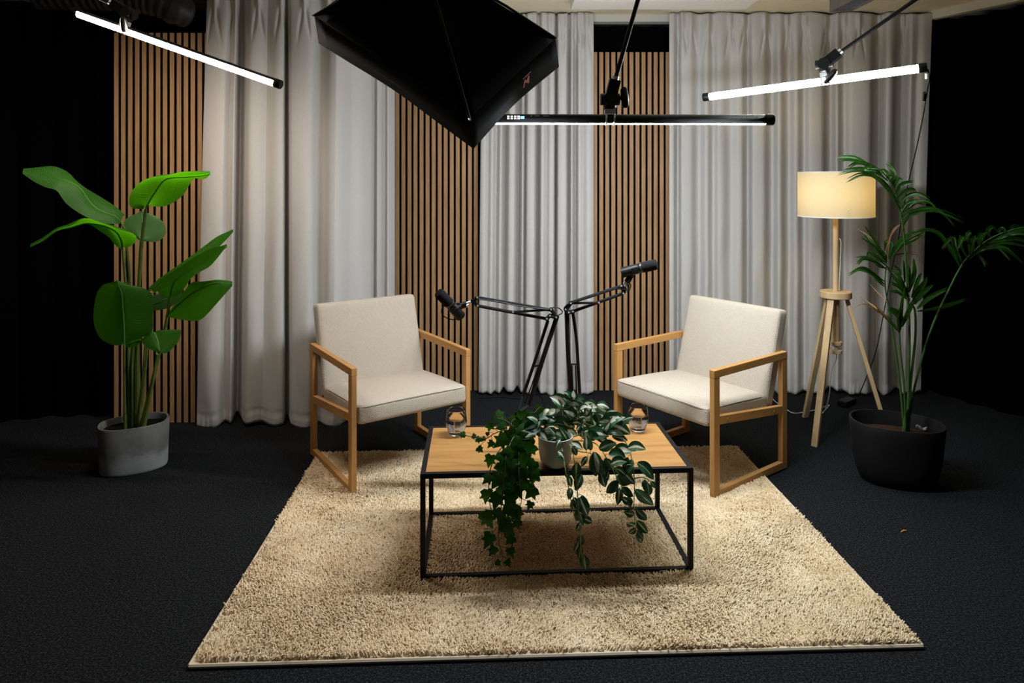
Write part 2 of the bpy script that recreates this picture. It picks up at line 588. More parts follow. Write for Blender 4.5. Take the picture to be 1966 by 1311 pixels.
# ------------------------------------------------------------------ grey curtains
def fold_curtain(name, lab, ctrl, ydepth, z0, ztop, pleats, seed, edge_back=None, hem=0.07, nu=420, nv=150, amp=1.0):
    """ctrl: (x at the top, x at the hem, depth at the top, depth at the hem), x in photograph pixels at ydepth."""
    r = np.random.default_rng(seed)
    C = np.array(ctrl, float)
    u = np.linspace(0, 1, nu)
    k = np.linspace(0, 1, len(C))
    ks = np.linspace(0, 1, nu); kk = (C[:, 0] + C[:, 1]); kk = (kk - kk[0]) / (kk[-1] - kk[0])
    kk = np.maximum.accumulate(kk + np.arange(len(kk)) * 1e-9)
    dens = np.stack([np.interp(ks, kk, C[:, q]) for q in range(4)], 1)
    for _ in range(2):
        dens[1:-1] = 0.25 * dens[:-2] + 0.5 * dens[1:-1] + 0.25 * dens[2:]
    xt = (dens[:, 0] - CX) / F * ydepth; xb = (dens[:, 1] - CX) / F * ydepth
    dt, db = dens[:, 2] * amp, dens[:, 3] * amp
    base_y = np.full(nu, ydepth)
    if edge_back is not None:
        x0, dy = edge_back
        xx = (x0 - CX) / F * ydepth
        xe = xb[-1]
        tt = np.clip((xb - xx) / (xe - xx), 0, 1)
        base_y = ydepth + dy * tt ** 1.3
    ph = r.uniform(0, 6.28, 6)
    hz = 0.012 * np.sin(xb * 9 + ph[0]) + 0.006 * np.sin(xb * 31 + ph[1])
    G = np.zeros((nu, nv, 3))
    for j in range(nv):
        v = (j / (nv - 1)) ** 1.0            # 0 hem, 1 top
        z = z0 + (ztop - z0) * v
        w = v ** 1.2
        x = xb * (1 - w) + xt * w
        d = db * (1 - w) + dt * w
        # crumples low down, straighter above
        d = d + 0.006 * (1 - v) ** 2 * np.sin(xb * 40 + 3 * np.sin(v * 9) + ph[2]) + 0.004 * np.sin(xb * 17 + v * 4 + ph[3])
        topd = ztop - z
        d = np.minimum(d * (0.45 + 0.55 * min(1.0, topd / 0.35)), 0.09 + 0.2 * min(1.0, topd / 0.3))
        # turned-up hem: a stitched dent and fine gathers below it
        d = d + 0.0035 * np.exp(-((z - z0 - hem) / 0.008) ** 2)
        if z - z0 < hem: d = d + 0.0016 * np.sin(xb * 150 + 2 * np.sin(xb * 37)) - 0.002
        if topd < 0.5:
            for p in pleats:
                xp = (p - CX) / F * ydepth
                pin = np.exp(-((x - xp) / 0.016) ** 2)
                d -= 0.030 * pin * np.exp(-((topd - 0.07) / 0.07) ** 2)
                # the two creases that run down and apart from each pinch
                for s_ in (-1, 1):
                    cx_ = xp + s_ * (0.004 + 0.16 * max(topd - 0.09, 0))
                    fade = np.exp(-((topd - 0.19) / 0.09) ** 2)
                    d += 0.016 * fade * np.exp(-((x - cx_) / 0.010) ** 2)
        sc = yfac = 1.0 + (base_y - ydepth + d) / ydepth
        G[:, j, 0] = x * sc
        G[:, j, 1] = base_y + d
        G[:, j, 2] = z + hz * (1 - v) ** 3
        if j == nv - 1:
            G[:, j, 2] += 0.006 * np.sin(xb * 22 + ph[4])
    o = MB().grid(G).build(name, M['curtain'], angle=180, solid=0.003)
    tag(o, lab, 'curtain', 'grey curtains')
    return o



def drape_profile(x0, x1, valleys, bulge):
    """Depth of cloth hanging between x0 and x1: rounded folds parted by valleys (position, depth, half width)."""
    xs = np.arange(x0, x1 + 0.01, 1.5)
    cuts = [x0] + [v[0] for v in valleys] + [x1]
    d = np.zeros(len(xs))
    for a, b in zip(cuts[:-1], cuts[1:]):
        m = (xs >= a) & (xs <= b)
        t_ = (xs[m] - a) / (b - a)
        d[m] = -bulge * 0.001 * (b - a) * np.sin(PI * t_) ** 0.8
    for v, dep, w in valleys:
        d += dep * np.exp(-np.abs((xs - v) / w) ** 2.6)
    return list(zip(xs, d))


L = []
for x, d in drape_profile(383, 758, [(438, .035, 9), (463, .17, 9), (508, .012, 16), (554, .12, 5), (613, .05, 12), (672, .012, 14), (718, .06, 4), (738, .05, 4)], 0.55):
    xt = 398 + (x - 383) * (758 - 398) / (758 - 383) - 9 * math.exp(-((x - 460) / 30) ** 2) - 12 * math.exp(-((x - 560) / 40) ** 2)
    xb = 378 + (x - 383) * (758 - 378) / (758 - 383) - 3 * math.exp(-((x - 460) / 40) ** 2)
    L.append((xt, xb, d * 0.85, d * 1.15))
fold_curtain('grey_curtain', 'wide grey curtain left of the middle slatted panel, behind the left armchair', L, 4.13, 0.006, 2.655, [412, 452, 496, 540, 584, 628, 672, 716], 1, edge_back=(640, 0.50), nu=560)
Mc = [(1140 - (1140 - x) * 0.97, x, d * 0.95, d) for x, d in drape_profile(919, 1140, [(934, .015, 4), (950, .04, 5), (967, .08, 5), (993, .10, 5), (1006, .07, 2.5), (1031, .12, 4), (1048, .015, 4), (1066, .13, 2.5), (1091, .09, 3), (1104, .07, 4), (1120, .01, 5)], 1.1)]
fold_curtain('grey_curtain', 'narrow grey curtain gathered in tight folds behind the microphone stands', Mc, 4.715, 0.012, 2.655, [1010, 1032, 1053, 1072, 1090, 1105, 1126], 2, nu=640)
Rc = []
for x, d in drape_profile(1285, 1787, [(1301, .07, 5), (1341, .055, 10), (1369, .04, 7), (1402, .03, 11), (1435, .08, 7), (1481, .075, 10), (1513, .06, 10), (1543, .045, 8), (1593, .095, 10), (1620, .05, 9), (1687, .14, 11), (1731, .13, 12), (1760, .02, 8)], 0.32):
    g_ = max(0.0, (x - 1640) / 147)
    Rc.append((x + 4 * g_, x - 18 * g_, d * 0.85, d * 1.05))
fold_curtain('grey_curtain', 'wide grey curtain behind the floor lamp and right armchair', Rc, 4.705, 0.014, 2.655, [1310, 1327, 1360, 1402, 1430, 1470, 1512, 1546, 1587, 1622, 1650, 1690, 1735], 3, nu=720)


# ------------------------------------------------------------------ slatted wood panels
def slat_panel(lab, x0, y, h=2.4):
    o = thing('slatted_panel', lab, 'wall panel', (x0 + 0.3, y, 0.0), group='slatted oak wall panels')
    MB().span((-0.302, 0.012, 0.0), (0.302, 0.022, h)).build('backing', M['felt'], o, smooth=False)
    sl = MB()
    n, pitch = 14, 0.0428
    for i in range(n):
        xx = -0.3 + 0.008 + i * pitch
        sl.span((xx, -0.001, 0.004), (xx + 0.0275, 0.012, h))
    so = sl.build('slats', M['slat_wood'], o, smooth=False)
    so.data.materials.append(M['felt'])            # the flanks of the slats are black board
    for p in so.data.polygons:
        if abs(p.normal.x) > 0.5: p.material_index = 1
    return o


slat_panel('tall oak slatted panel against the black curtain behind the big-leaved plant', -2.455, 4.165)
slat_panel('oak slatted panel between the left and middle grey curtains', -0.834, 4.80)
slat_panel('oak slatted panel right of the middle grey curtain, bare black above it', 0.568, 4.80)

# ------------------------------------------------------------------ ventilation duct above the left panel
dp = spline([(-2.75, 3.92, 2.57), (-2.35, 3.95, 2.57), (-2.12, 3.98, 2.55), (-2.00, 4.02, 2.51), (-1.955, 4.08, 2.495)], 120)
rad = [0.085 + 0.004 * math.sin(i * 1.05) for i in range(120)]
duct = thing('ventilation_duct', 'dark corrugated ventilation duct above the left slatted panel', 'duct', (-2.3, 4.0, 2.6))
MB().tube(dp, rad, 24).build('hose', M['duct'], duct, world=True)
MB().tube(dp[104:110], 0.094, 24).build('clamp_ring', M['duct'], duct, world=True)


# ------------------------------------------------------------------ rug
RUG_P, RUG_A = (-0.989, 2.0745), math.radians(2.25)
RW, RD = 2.303, 1.60
rug = thing('rug', 'cream shaggy rectangular rug under the coffee table and armchairs', 'rug', (RUG_P[0], RUG_P[1], 0), RUG_A)
MB().span((0, 0, 0.001), (RW, RD, 0.010)).build('backing', M['rug_edge'], rug, smooth=False)
bd = MB()
edge = [(0.0, 0.0), (RW, 0.0), (RW, RD), (0.0, RD), (0.0, 0.0)]
for (a, b), (c, d) in zip(edge[:-1], edge[1:]):
    bd.curve([(a, b, 0.008), ((a + c) / 2 + 0.002, (b + d) / 2 + 0.002, 0.008), (c, d, 0.008)], 0.0065, 30, 6)
bd.build('binding', M['rug_edge'], rug)


def rug_pile(n):
    x = rng.uniform(0.008, RW - 0.006, n); y = rng.uniform(0.012, RD - 0.006, n)
    h = 0.020 + 0.006 * rng.random(n) + 0.003 * np.sin(x * 21 + 2 * np.sin(y * 13)) * np.sin(y * 17 + 1.5 * np.sin(x * 9))
    lx = 0.006 * np.sin(x * 6 + 3 * np.sin(y * 4)) + rng.normal(0, 0.0055, n)
    ly = 0.005 * np.cos(y * 7 + 2 * np.sin(x * 5)) + rng.normal(0, 0.0055, n)
    a = rng.uniform(0, 2 * PI, n); w = 0.0030 + 0.0012 * rng.random(n)
    V = np.zeros((n, 6, 3), np.float32)
    for k in range(3):
        ak = a + k * 2 * PI / 3
        V[:, k, 0] = x + w * np.cos(ak); V[:, k, 1] = y + w * np.sin(ak); V[:, k, 2] = 0.009
        V[:, 3 + k, 0] = x + lx + 0.75 * w * np.cos(ak + 0.5); V[:, 3 + k, 1] = y + ly + 0.75 * w * np.sin(ak + 0.5)
        V[:, 3 + k, 2] = h + 0.0015 * np.cos(ak)
    tri = []
    for k in range(3):
        q = (k + 1) % 3
        tri.append((k, q, 3 + q, 3 + k))
    quads = (np.array(tri)[None] + 6 * np.arange(n)[:, None, None]).reshape(-1, 4)
    tops = (np.array([3, 4, 5])[None] + 6 * np.arange(n)[:, None])
    me = bpy.data.meshes.new('pile')
    me.vertices.add(n * 6); me.vertices.foreach_set('co', V.reshape(-1))
    li = np.concatenate([quads.reshape(-1), tops.reshape(-1)]).astype(np.int32)
    me.loops.add(len(li)); me.loops.foreach_set('vertex_index', li)
    npoly = len(quads) + len(tops)
    ls = np.concatenate([np.arange(len(quads)) * 4, len(quads) * 4 + np.arange(len(tops)) * 3]).astype(np.int32)
    me.polygons.add(npoly); me.polygons.foreach_set('loop_start', ls)
    me.update(calc_edges=True); me.validate()
    me.materials.append(M['rug'])
    o = bpy.data.objects.new('pile', me); COL.objects.link(o); o.parent = rug; o['kind'] = 'stuff'
    return o


rug_pile(150000)

# ------------------------------------------------------------------ coffee table
TA = math.atan2(0.0546, 1.027)
TW, TD, TH, TZ0 = 1.028, 0.487, 0.398, 0.011
table = thing('coffee_table', 'low rectangular coffee table with oak top and black metal frame', 'table', (-0.340, 2.506, TZ0), TA)
MB().span((0.019, 0.019, TH - 0.018), (TW - 0.019, TD - 0.019, TH - 0.001)).build('tabletop', M['table_oak'], table, smooth=False, bevel=0.001)
t = 0.019
fr = MB()
for y in (0, TD - t): fr.span((0, y, TH - t), (TW, y + t, TH))
for x in (0, TW - t): fr.span((x, t, TH - t), (x + t, TD - t, TH))
fr.build('top_frame', M['black_metal'], table, smooth=False, bevel=0.0012)
for x in (0, TW - t):
    for y in (0, TD - t):
        MB().span((x, y, t), (x + t, y + t, TH - t)).build('leg', M['black_metal'], table, smooth=False, bevel=0.0012)
fr = MB()
for y in (0, TD - t): fr.span((0, y, 0), (TW, y + t, t))
for x in (0, TW - t): fr.span((x, t, 0), (x + t, TD - t, t))
fr.build('base_frame', M['black_metal'], table, smooth=False, bevel=0.0012)
TABLE_TOP = TZ0 + TH


# ------------------------------------------------------------------ armchairs
def soft_block(c8, r, crown_faces, n=14):
    """Rounded, slightly crowned cushion filling the hexahedron c8 (corner order x,y,z as in MB.box)."""
    c8 = np.array(c8, float)
    size = np.array([np.linalg.norm(c8[4] - c8[0]), np.linalg.norm(c8[2] - c8[0]), np.linalg.norm(c8[1] - c8[0])])
    mb = MB()
    half = size / 2

    def mapp(p):
        q = p / size + 0.5
        w = [(1 - q[0], q[0]), (1 - q[1], q[1]), (1 - q[2], q[2])]
        out = np.zeros(3)
        for a in (0, 1):
            for b in (0, 1):
                for c in (0, 1):
                    out += w[0][a] * w[1][b] * w[2][c] * c8[a * 4 + b * 2 + c]
        return out
    # edge-dense parameter
    s = np.linspace(-1, 1, n)
    s = np.sign(s) * (1 - (1 - np.abs(s)) ** 1.7)
    for ax in range(3):
        for sg in (-1, 1):
            o1, o2 = (ax + 1) % 3, (ax + 2) % 3
            G = np.zeros((n, n, 3))
            for i in range(n):
                for j in range(n):
                    p = np.zeros(3); p[ax] = sg * half[ax]; p[o1] = s[i] * half[o1]; p[o2] = s[j] * half[o2]
                    inner = np.clip(p, -(half - r), half - r)
                    d = p - inner
                    L_ = np.linalg.norm(d)
                    p2 = inner + d / L_ * r if L_ > 1e-9 else p
                    cr = crown_faces.get((ax, sg), 0)
                    if cr: p2[ax] += sg * cr * (1 - s[i] ** 2) * (1 - s[j] ** 2)
                    G[i, j] = mapp(p2)
            if sg < 0: G = G[::-1]
            mb.grid(G)
    # weld
    key, remap, vs = {}, [], []
    for v in mb.v:
        k_ = (round(v[0], 5), round(v[1], 5), round(v[2], 5))
        if k_ not in key: key[k_] = len(vs); vs.append(v)
        remap.append(key[k_])
    mb.f = [tuple(dict.fromkeys(remap[i] for i in f)) for f in mb.f]
    mb.f = [f for f in mb.f if len(f) > 2]
    mb.v = vs
    return mb


CW, CD, CH = 0.650, 0.605, 0.600


def make_armchair(lab, loc, rot):
    o = thing('armchair', lab, 'armchair', loc, rot, 'oak framed armchairs')
    a, d = 0.026, 0.042                      # timber: across the chair, along it
    zf, zr = 0.362, 0.306                    # middle of the sloping side rail, front and rear
    for s in (-1, 1):
        x = s * (CW / 2 - a / 2)
        for y, nm in ((-CD / 2 + d / 2, 'leg'), (CD / 2 - d / 2, 'leg')):
            MB().span((x - a / 2, y - d / 2, 0.036), (x + a / 2, y + d / 2, CH - 0.036)).build(nm, M['oak_z'], o, smooth=False, bevel=0.0015)
        MB().span((x - a / 2 - 0.001, -CD / 2 - 0.001, CH - 0.036), (x + a / 2 + 0.001, CD / 2, CH)).build('armrest', M['oak_y'], o, smooth=False, bevel=0.002)
        MB().span((x - a / 2, -CD / 2, 0), (x + a / 2, CD / 2, 0.036)).build('runner', M['oak_y'], o, smooth=False, bevel=0.0015)
        y0, y1 = -CD / 2 + d, CD / 2 - d
        rl = MB().hexa([(x + sx * a / 2 * 0.98, y, z + sz * 0.020) for sx in (-1, 1) for y, z in ((y0, zf), (y1, zr)) for sz in (-1, 1)]).build('side_rail', M['oak_y'], o, smooth=False, bevel=0.0015)
        for q in (0.12, 0.86):
            y = y0 + (y1 - y0) * q; z = zf + (zr - zf) * q
            MB().tube([(x + s * a / 2 * 0.8, y, z), (x + s * (a / 2 + 0.002), y, z)], 0.006, 12).build('bolt_cap', M['oak_z'], rl)
    w = CW / 2 - a - 0.004
    # seat: front overhangs the legs a little, falls towards the back
    seat = soft_block([(sx * w, *yz) for sx in (-1, 1) for yz in ((-0.318, 0.330), (-0.316, 0.422), (0.185, 0.290), (0.185, 0.392))], 0.020, {(2, 1): 0.022, (1, -1): 0.006, (2, -1): 0.008}, 18)
    st = seat.build('seat', M['weave'], o, angle=60)
    pp = MB()
    pp.curve([(-w + 0.004, 0.12, 0.390), (-w + 0.003, -0.10, 0.404), (-w + 0.004, -0.285, 0.411), (-w + 0.009, -0.305, 0.412), (-w + 0.028, -0.316, 0.412), (-w * 0.5, -0.319, 0.415), (0, -0.321, 0.417), (w * 0.5, -0.319, 0.415), (w - 0.028, -0.316, 0.412), (w - 0.009, -0.305, 0.412), (w - 0.004, -0.285, 0.411), (w - 0.003, -0.10, 0.404), (w - 0.004, 0.12, 0.390)], 0.0022, 90, 6)
    pp.build('piping', M['piping'], st)
    # back: leans, slightly crowned, thickness about 8 cm
    back = soft_block([(sx * w, *yz) for sx in (-1, 1) for yz in ((0.150, 0.335), (0.283, 0.812), (0.222, 0.315), (0.368, 0.800))], 0.020, {(1, -1): 0.014, (1, 1): 0.004}, 18)
    bk = back.build('backrest', M['weave'], o, angle=60)
    for s in (-1, 1):
        pp = MB()
        pp.curve([(s * (w - 0.003), 0.172, 0.36), (s * (w - 0.002), 0.225, 0.55), (s * (w - 0.003), 0.292, 0.785)], 0.0022, 20, 6)
        pp.build('piping', M['piping'], bk)
    return o


chL = make_armchair('oak armchair with cream woven cushions facing right, by the ivy end of the table', (-0.6566, 3.6109, 0.010), 0.6023)
copy_tree(chL, 'oak armchair with cream woven cushions facing left, in front of the floor lamp', (0.9872, 3.5834, 0.010), -0.931)

# ------------------------------------------------------------------ floor lamp
LX, LY = 1.909, 3.994
lamp = thing('floor_lamp', 'tripod floor lamp of pale wood with lit cream drum shade', 'lamp', (LX, LY, 0))
sh = MB()
R = 0.208
prof = [(R, 1.279), (R, 1.41), (R, 1.543)]
sh.lathe(prof, 64)
shade = sh.build('lamp_shade', M['shade'], lamp)
for z in (1.281, 1.541):
    tr_ = MB()
    tr_.tube([(R * math.cos(a), R * math.sin(a), z) for a in np.linspace(0, 2 * PI, 65)], 0.003, 6)
    tr_.build('shade_trim', M['white_plastic'], shade)
sp_ = MB()
for k in range(3):
    a = k * 2 * PI / 3 + 0.4
    sp_.tube([(0.02 * math.cos(a), 0.02 * math.sin(a), 1.33), (R * math.cos(a), R * math.sin(a), 1.33)], 0.0025, 6)
sp_.build('shade_ring', M['white_plastic'], lamp)
MB().lathe([(0.004, 1.345), (0.016, 1.35), (0.026, 1.37), (0.030, 1.40), (0.030, 1.46), (0.024, 1.485), (0.004, 1.495)], 24).build('bulb', M['bulb'], lamp)
MB().lathe([(0.018, 1.30), (0.020, 1.305), (0.020, 1.345), (0.012, 1.35)], 20, caps=True).build('socket', M['white_plastic'], lamp)
MB().lathe([(0.0155, 0.83), (0.0155, 1.31)], 20, caps=True).build('upper_pole', M['ash_z'], lamp)
MB().lathe([(0.084, 0.802), (0.087, 0.805), (0.087, 0.838), (0.084, 0.841)], 48, caps=True).build('tripod_disc', M['ash_z'], lamp, angle=30)
MB().lathe([(0.021, 0.545), (0.021, 0.802)], 20, caps=True).build('lower_pole', M['ash_z'], lamp)
for z in (0.476, 0.524):
    MB().lathe([(0.034, z), (0.036, z + 0.002), (0.036, z + 0.019), (0.034, z + 0.021)], 32, caps=True).build('collar', M['ash_z'], lamp, angle=30)
MB().lathe([(0.016, 0.497), (0.016, 0.524)], 16).build('cord_winding', M['white_plastic'], lamp)
for fx, fy in ((1.7006, 3.805), (1.849, 4.27), (2.178, 3.908)):
    d = Vector((fx - LX, fy - LY, 0)); rr = d.length; d.normalize()
    p0 = d * 0.058 + Vector((0, 0, 0.802)); p1 = d * rr + Vector((0, 0, 0.0))
    sd = Vector((-d.y, d.x, 0))
    lg = MB()
    w0, w1, th = 0.019, 0.0165, 0.011
    tdir = (p1 - p0).normalized(); nn = tdir.cross(sd).normalized()
    c8 = []
    for sx in (-1, 1):
        for sy in (-1, 1):
            for pz, ww in ((p1, w1), (p0, w0)):
                c8.append(pz + sd * sx * ww + (d * sy * th))
    lg.hexa(c8)
    lg.build('leg', M['ash_z'], lamp, smooth=False, bevel=0.0015)
    MB().beam(d * 0.058 + Vector((0, 0, 0.795)), d * 0.058 + Vector((0, 0, 0.806)), 0.034, 0.03, sd).build('leg_bracket', M['ash_z'], lamp, smooth=False)
cd = MB()
z0 = 0.004
cd.curve([(LX, LY, 0.50), (LX + .004, LY, 0.44), (LX - .012, LY + .03, 0.36), (LX - .008, LY + .06, 0.22), (LX - 0.0, LY + .13, 0.10), (LX - .02, LY + .20, 0.02), tuple(at_z(1592, 778, z0)), tuple(at_z(1573, 785, z0)), tuple(at_z(1548, 790, z0)), tuple(at_z(1525, 793, z0)), tuple(at_z(1510, 786, z0)), tuple(at_z(1490, 772, z0)), tuple(at_z(1478, 764, z0)), tuple(at_z(1440, 766, z0))], 0.0028, 110, 6)
cd.build('power_cord', M['cream_cord'], lamp, world=True)
cd = MB()
cd.curve([(LX + 0.016, LY - .01, 1.15), (LX + 0.026, LY - .012, 1.13), (LX + 0.022, LY - .012, 1.0), (LX + 0.017, LY - .01, 0.90), (LX + 0.016, LY - .01, 0.845)], 0.0025, 30, 6)
cd.build('pull_cord', M['cream_cord'], lamp, world=True)


# ------------------------------------------------------------------ LED tubes on boom arms
def tube_light(lab, p, q, normal, mat, r=0.0205, arc=150, writing=False):
    p, q = Vector(p), Vector(q)
    c = (p + q) / 2
    o = thing('tube_light', lab, 'tube light', c, group='tube lights over the set')
    d = (q - p).normalized(); Lh = (q - p).length
    nv_ = Vector(normal); nv_ = (nv_ - d * nv_.dot(d)).normalized()
    w = d.cross(nv_)

    def arcgrid(a0, a1, rad, l0, l1, k=20):
        G = []
        for l in (l0, l1):
            G.append([p + d * l + (nv_ * math.cos(a) + w * math.sin(a)) * rad for a in np.linspace(a0, a1, k)])
        return G
    h = math.radians(arc / 2)
    cap = 0.035
    MB().grid(arcgrid(h, 2 * PI - h, r, cap, Lh - cap)).build('housing', M['black_plastic'], o, world=True, angle=60, solid=0.001)
    MB().grid(arcgrid(-h, h, r * 0.985, cap, Lh - cap)).build('diffuser', mat, o, world=True, angle=60)
    for a, b in ((0, cap), (Lh - cap, Lh)):
        MB().tube([p + d * a, p + d * (a + 0.003), p + d * (b - 0.003), p + d * b], [r * 1.02, r * 1.1, r * 1.1, r * 1.02], 24).build('end_cap', M['black_plastic'], o, world=True)
    return o, d, nv_, w


def boom(lab, c, d, rod_dir_pt, knob_dir, tube_r=0.0205, knob_len=0.028):
    """A clip round the tube at c, a clamp head above it and a rod that runs up to the ceiling."""
    c = Vector(c)
    o = thing('boom_arm', lab, 'boom arm', c, group='boom arms holding the tube lights')
    top = Vector(rod_dir_pt)
    up = (top - c).normalized()
    side = d.cross(Vector((0, 0, 1))).normalized()
    upz = side.cross(d).normalized()
    if upz.z < 0: upz = -upz
    ck = MB()
    for s in (-0.017, 0.017):
        pts = [c + d * s + (side * math.cos(a) + upz * math.sin(a)) * (tube_r + 0.003) for a in np.linspace(-1.0, PI + 1.0, 18)]
        ck.tube(pts, 0.0042, 8)
    ck.beam(c + upz * (tube_r + 0.002), c + upz * (tube_r + 0.022), 0.046, 0.026, d)
    ck.build('tube_clip', M['chrome'], o, world=True)
    h0 = c + upz * (tube_r + 0.022)
    hd = MB(); g = 1.45
    hd.tube([h0, h0 + upz * 0.006, h0 + upz * 0.030, h0 + upz * 0.036], [0.018, 0.027, 0.027, 0.020], 20)
    hc = h0 + upz * 0.042
    hd.tube([hc - d * 0.040, hc + d * 0.040], 0.025, 16)
    hd.tube([hc + side * 0.034, hc - side * 0.034], 0.029, 20)
    hd.beam(hc, hc + up * 0.085, 0.054, 0.046, side)
    hd.build('clamp_head', M['black_plastic'], o, world=True)
    kd = Vector(knob_dir).normalized()
    k0 = hc + kd * 0.03
    kb = MB()
    kb.tube([k0, k0 + kd * knob_len], 0.009, 12)
    kx = kd.orthogonal().normalized()
    pt = k0 + kd * (knob_len + 0.004)
    ks = (Vector((0.15, 0, 1)) - kd * Vector((0.15, 0, 1)).dot(kd)).normalized()
    kb.tube([pt - ks * 0.044, pt - ks * 0.034, pt, pt + ks * 0.034, pt + ks * 0.044], [0.009, 0.015, 0.017, 0.015, 0.009], 12)
    kb.build('knob', M['black_plastic'], o, world=True)
    MB().tube([hc + up * 0.080, hc + up * 0.10], 0.014, 16).build('rod_socket', M['chrome'], o, world=True)
    MB().tube([hc + up * 0.05, top], 0.0095, 14).build('rod', M['black_metal'], o, world=True)
    MB().lathe([(0.0, -0.012), (0.045, -0.012), (0.05, -0.004), (0.05, 0.0)], 24, c=top).build('ceiling_plate', M['black_metal'], o, world=True)
    return o


A, B = at(140, 22, 3.42), at(540, 163, 3.30)
tl1, d1, n1, w1_ = tube_light('warm white lit tube light sloping down above the big-leaved plant', A, B, (0.15, -0.55, -0.82), M['tube_warm'])
boom('black boom arm clamped to the warm tube light on the left', A.lerp(B, 0.248), d1, (-2.62, 3.2, ZC), (0.10, -0.62, -0.78), knob_len=0.055)
A, B = at(1350, 187, 3.72), at(1780, 129, 3.18)
tl2, d2, n2, w2_ = tube_light('cool white lit tube light rising to the right above the lamp shade', A, B, (-0.25, -0.92, -0.34), M['tube_cool'])
boom('black boom arm running up right from the tilted cool tube light', A.lerp(B, 0.585), d2, (2.32, 3.0, ZC), (0.05, -0.62, -0.78), knob_len=0.055)
A, B = at(928, 229, 2.88), at(1485, 230, 2.86)
tl3, d3, n3, w3_ = tube_light('level tube light lit underneath, half hidden behind the black softbox', A, B, (0.0, 0.60, -0.80), M['tube_back'], r=0.0215, arc=150)
boom('black boom arm holding the level tube light before the bare slatted panel', A.lerp(B, 0.438), d3, (0.637, 2.75, ZC), (0.95, -0.25, 0.1), 0.0215)
# control panel and printing on the level tube
cp = MB()
for i in range(4):
    for j in range(2):
        cpos = at(976 + i * 6.6, 223.4 + j * 4.0, 2.846)
        cp.box(cpos, (0.0086, 0.004, 0.005))
cp.build('button_row', M['led'], tl3, world=True, smooth=False)
MB().box(at(1003, 225.5, 2.846), (0.016, 0.004, 0.010)).build('display', M['screen'], tl3, world=True, smooth=False)
mk = MB()
mk.box(at(1020, 222.6, 2.847), (0.008, 0.003, 0.004)).box(at(1031, 222.4, 2.847), (0.020, 0.003, 0.003)).box(at(1048, 222.4, 2.847), (0.024, 0.003, 0.003))
mk.build('marking', M['grey_print'], tl3, world=True, smooth=False)
fc = bpy.data.curves.new('lettering', 'FONT')
fc.body = 'NANLITE'; fc.size = 0.0195; fc.align_x = 'CENTER'; fc.align_y = 'CENTER'; fc.extrude = 0.0003; fc.space_character = 1.05
_tmp = bpy.data.objects.new('lettering_text', fc); COL.objects.link(_tmp)
fc.materials.append(M['grey_print'])
bpy.context.view_layer.update()
_me = bpy.data.meshes.new_from_object(_tmp.evaluated_get(bpy.context.evaluated_depsgraph_get()))
bpy.data.objects.remove(_tmp); _me.name = 'lettering'
if not _me.materials: _me.materials.append(M['grey_print'])
fo = bpy.data.objects.new('lettering', _me); COL.objects.link(fo)
fo.parent = tl3
fo.location = at(1436, 225.3, 2.837) - Vector(tl3.location)
fo.rotation_euler = (PI / 2 - 0.45, PI, 0)
fo.rotation_euler = (Matrix.Rotation(math.radians(90 - 30), 3, 'X') @ Matrix.Rotation(PI, 3, 'Z')).to_euler()


# power supply of the right tube: cable down the curtain to an adapter on the floor
ps = thing('power_supply', 'black cable hanging from the cool tube light to a black adapter on the floor', 'power supply', at_z(1628, 778, 0.0))
cable = [at(1781, 133, 3.18), at(1785, 150, 3.2), at(1780, 175, 3.25), at(1770, 235, 3.6), at(1756, 300, 4.1), at(1742, 360, 4.4), at(1728, 440, 4.5), at(1712, 520, 4.5), at(1695, 610, 4.52), at(1680, 680, 4.52), at(1655, 745, 4.50), at_z(1647, 762, 0.03), at_z(1638, 770, 0.03)]
MB().curve(cable, 0.0032, 90, 6).build('cable', M['black_plastic'], ps, world=True)
cn = MB(); cn.tube([at(1775.5, 178, 3.27), at(1774, 192, 3.31)], 0.008, 10)
cn.build('connector', M['black_plastic'], ps, world=True)
MB().tube([at(1780, 141, 3.185), at(1780, 151, 3.19)], 0.009, 10).build('plug', M['white_plastic'], ps, world=True)
ac = at_z(1626, 778, 0.0)
MB().box((ac.x, ac.y, 0.021), (0.135, 0.062, 0.040), Matrix.Rotation(math.radians(38), 3, 'Z')).build('adapter', M['black_plastic'], ps, world=True, smooth=False, bevel=0.005)


# ------------------------------------------------------------------ softbox
SC = 1.45
Bc = Vector((-0.0996, 1.75, 1.579)); Lc = Vector((-0.5565, 1.95, 1.8915)); Rr = Vector((0.1315, 1.90, 1.8157))
eye = Vector((0, 0, HC))
Bc, Lc, Rr = [eye + (p - eye) * SC for p in (Bc, Lc, Rr)]
Tc = Lc + Rr - Bc
nS = (Lc - Bc).cross(Rr - Bc).normalized()
cen = (Lc + Rr) / 2
soft = thing('softbox', 'large black softbox hanging over the coffee table, corner pointing down', 'softbox', cen)
front = [Bc, Rr, Tc, Lc]
lip = 0.158
rim = [cen + (p - cen) * 0.955 - nS * lip for p in front]
ring_c = cen - nS * 0.42
ring = [ring_c + (p - cen) * 0.20 for p in front]


def panel_strip(a, b, k=14, m=8, sag=0.0):
    mb = MB()
    for i in range(4):
        j = (i + 1) % 4
        G = []
        for u in np.linspace(0, 1, k):
            row = []
            for v in np.linspace(0, 1, m):
                p0 = a[i].lerp(a[j], u); p1 = b[i].lerp(b[j], u)
                p = p0.lerp(p1, v)
                p = p + (cen - nS * 0.15 - p).normalized() * sag * math.sin(PI * u) * math.sin(PI * v)
                row.append(p)
            G.append(row)
        mb.grid(G)
    return mb


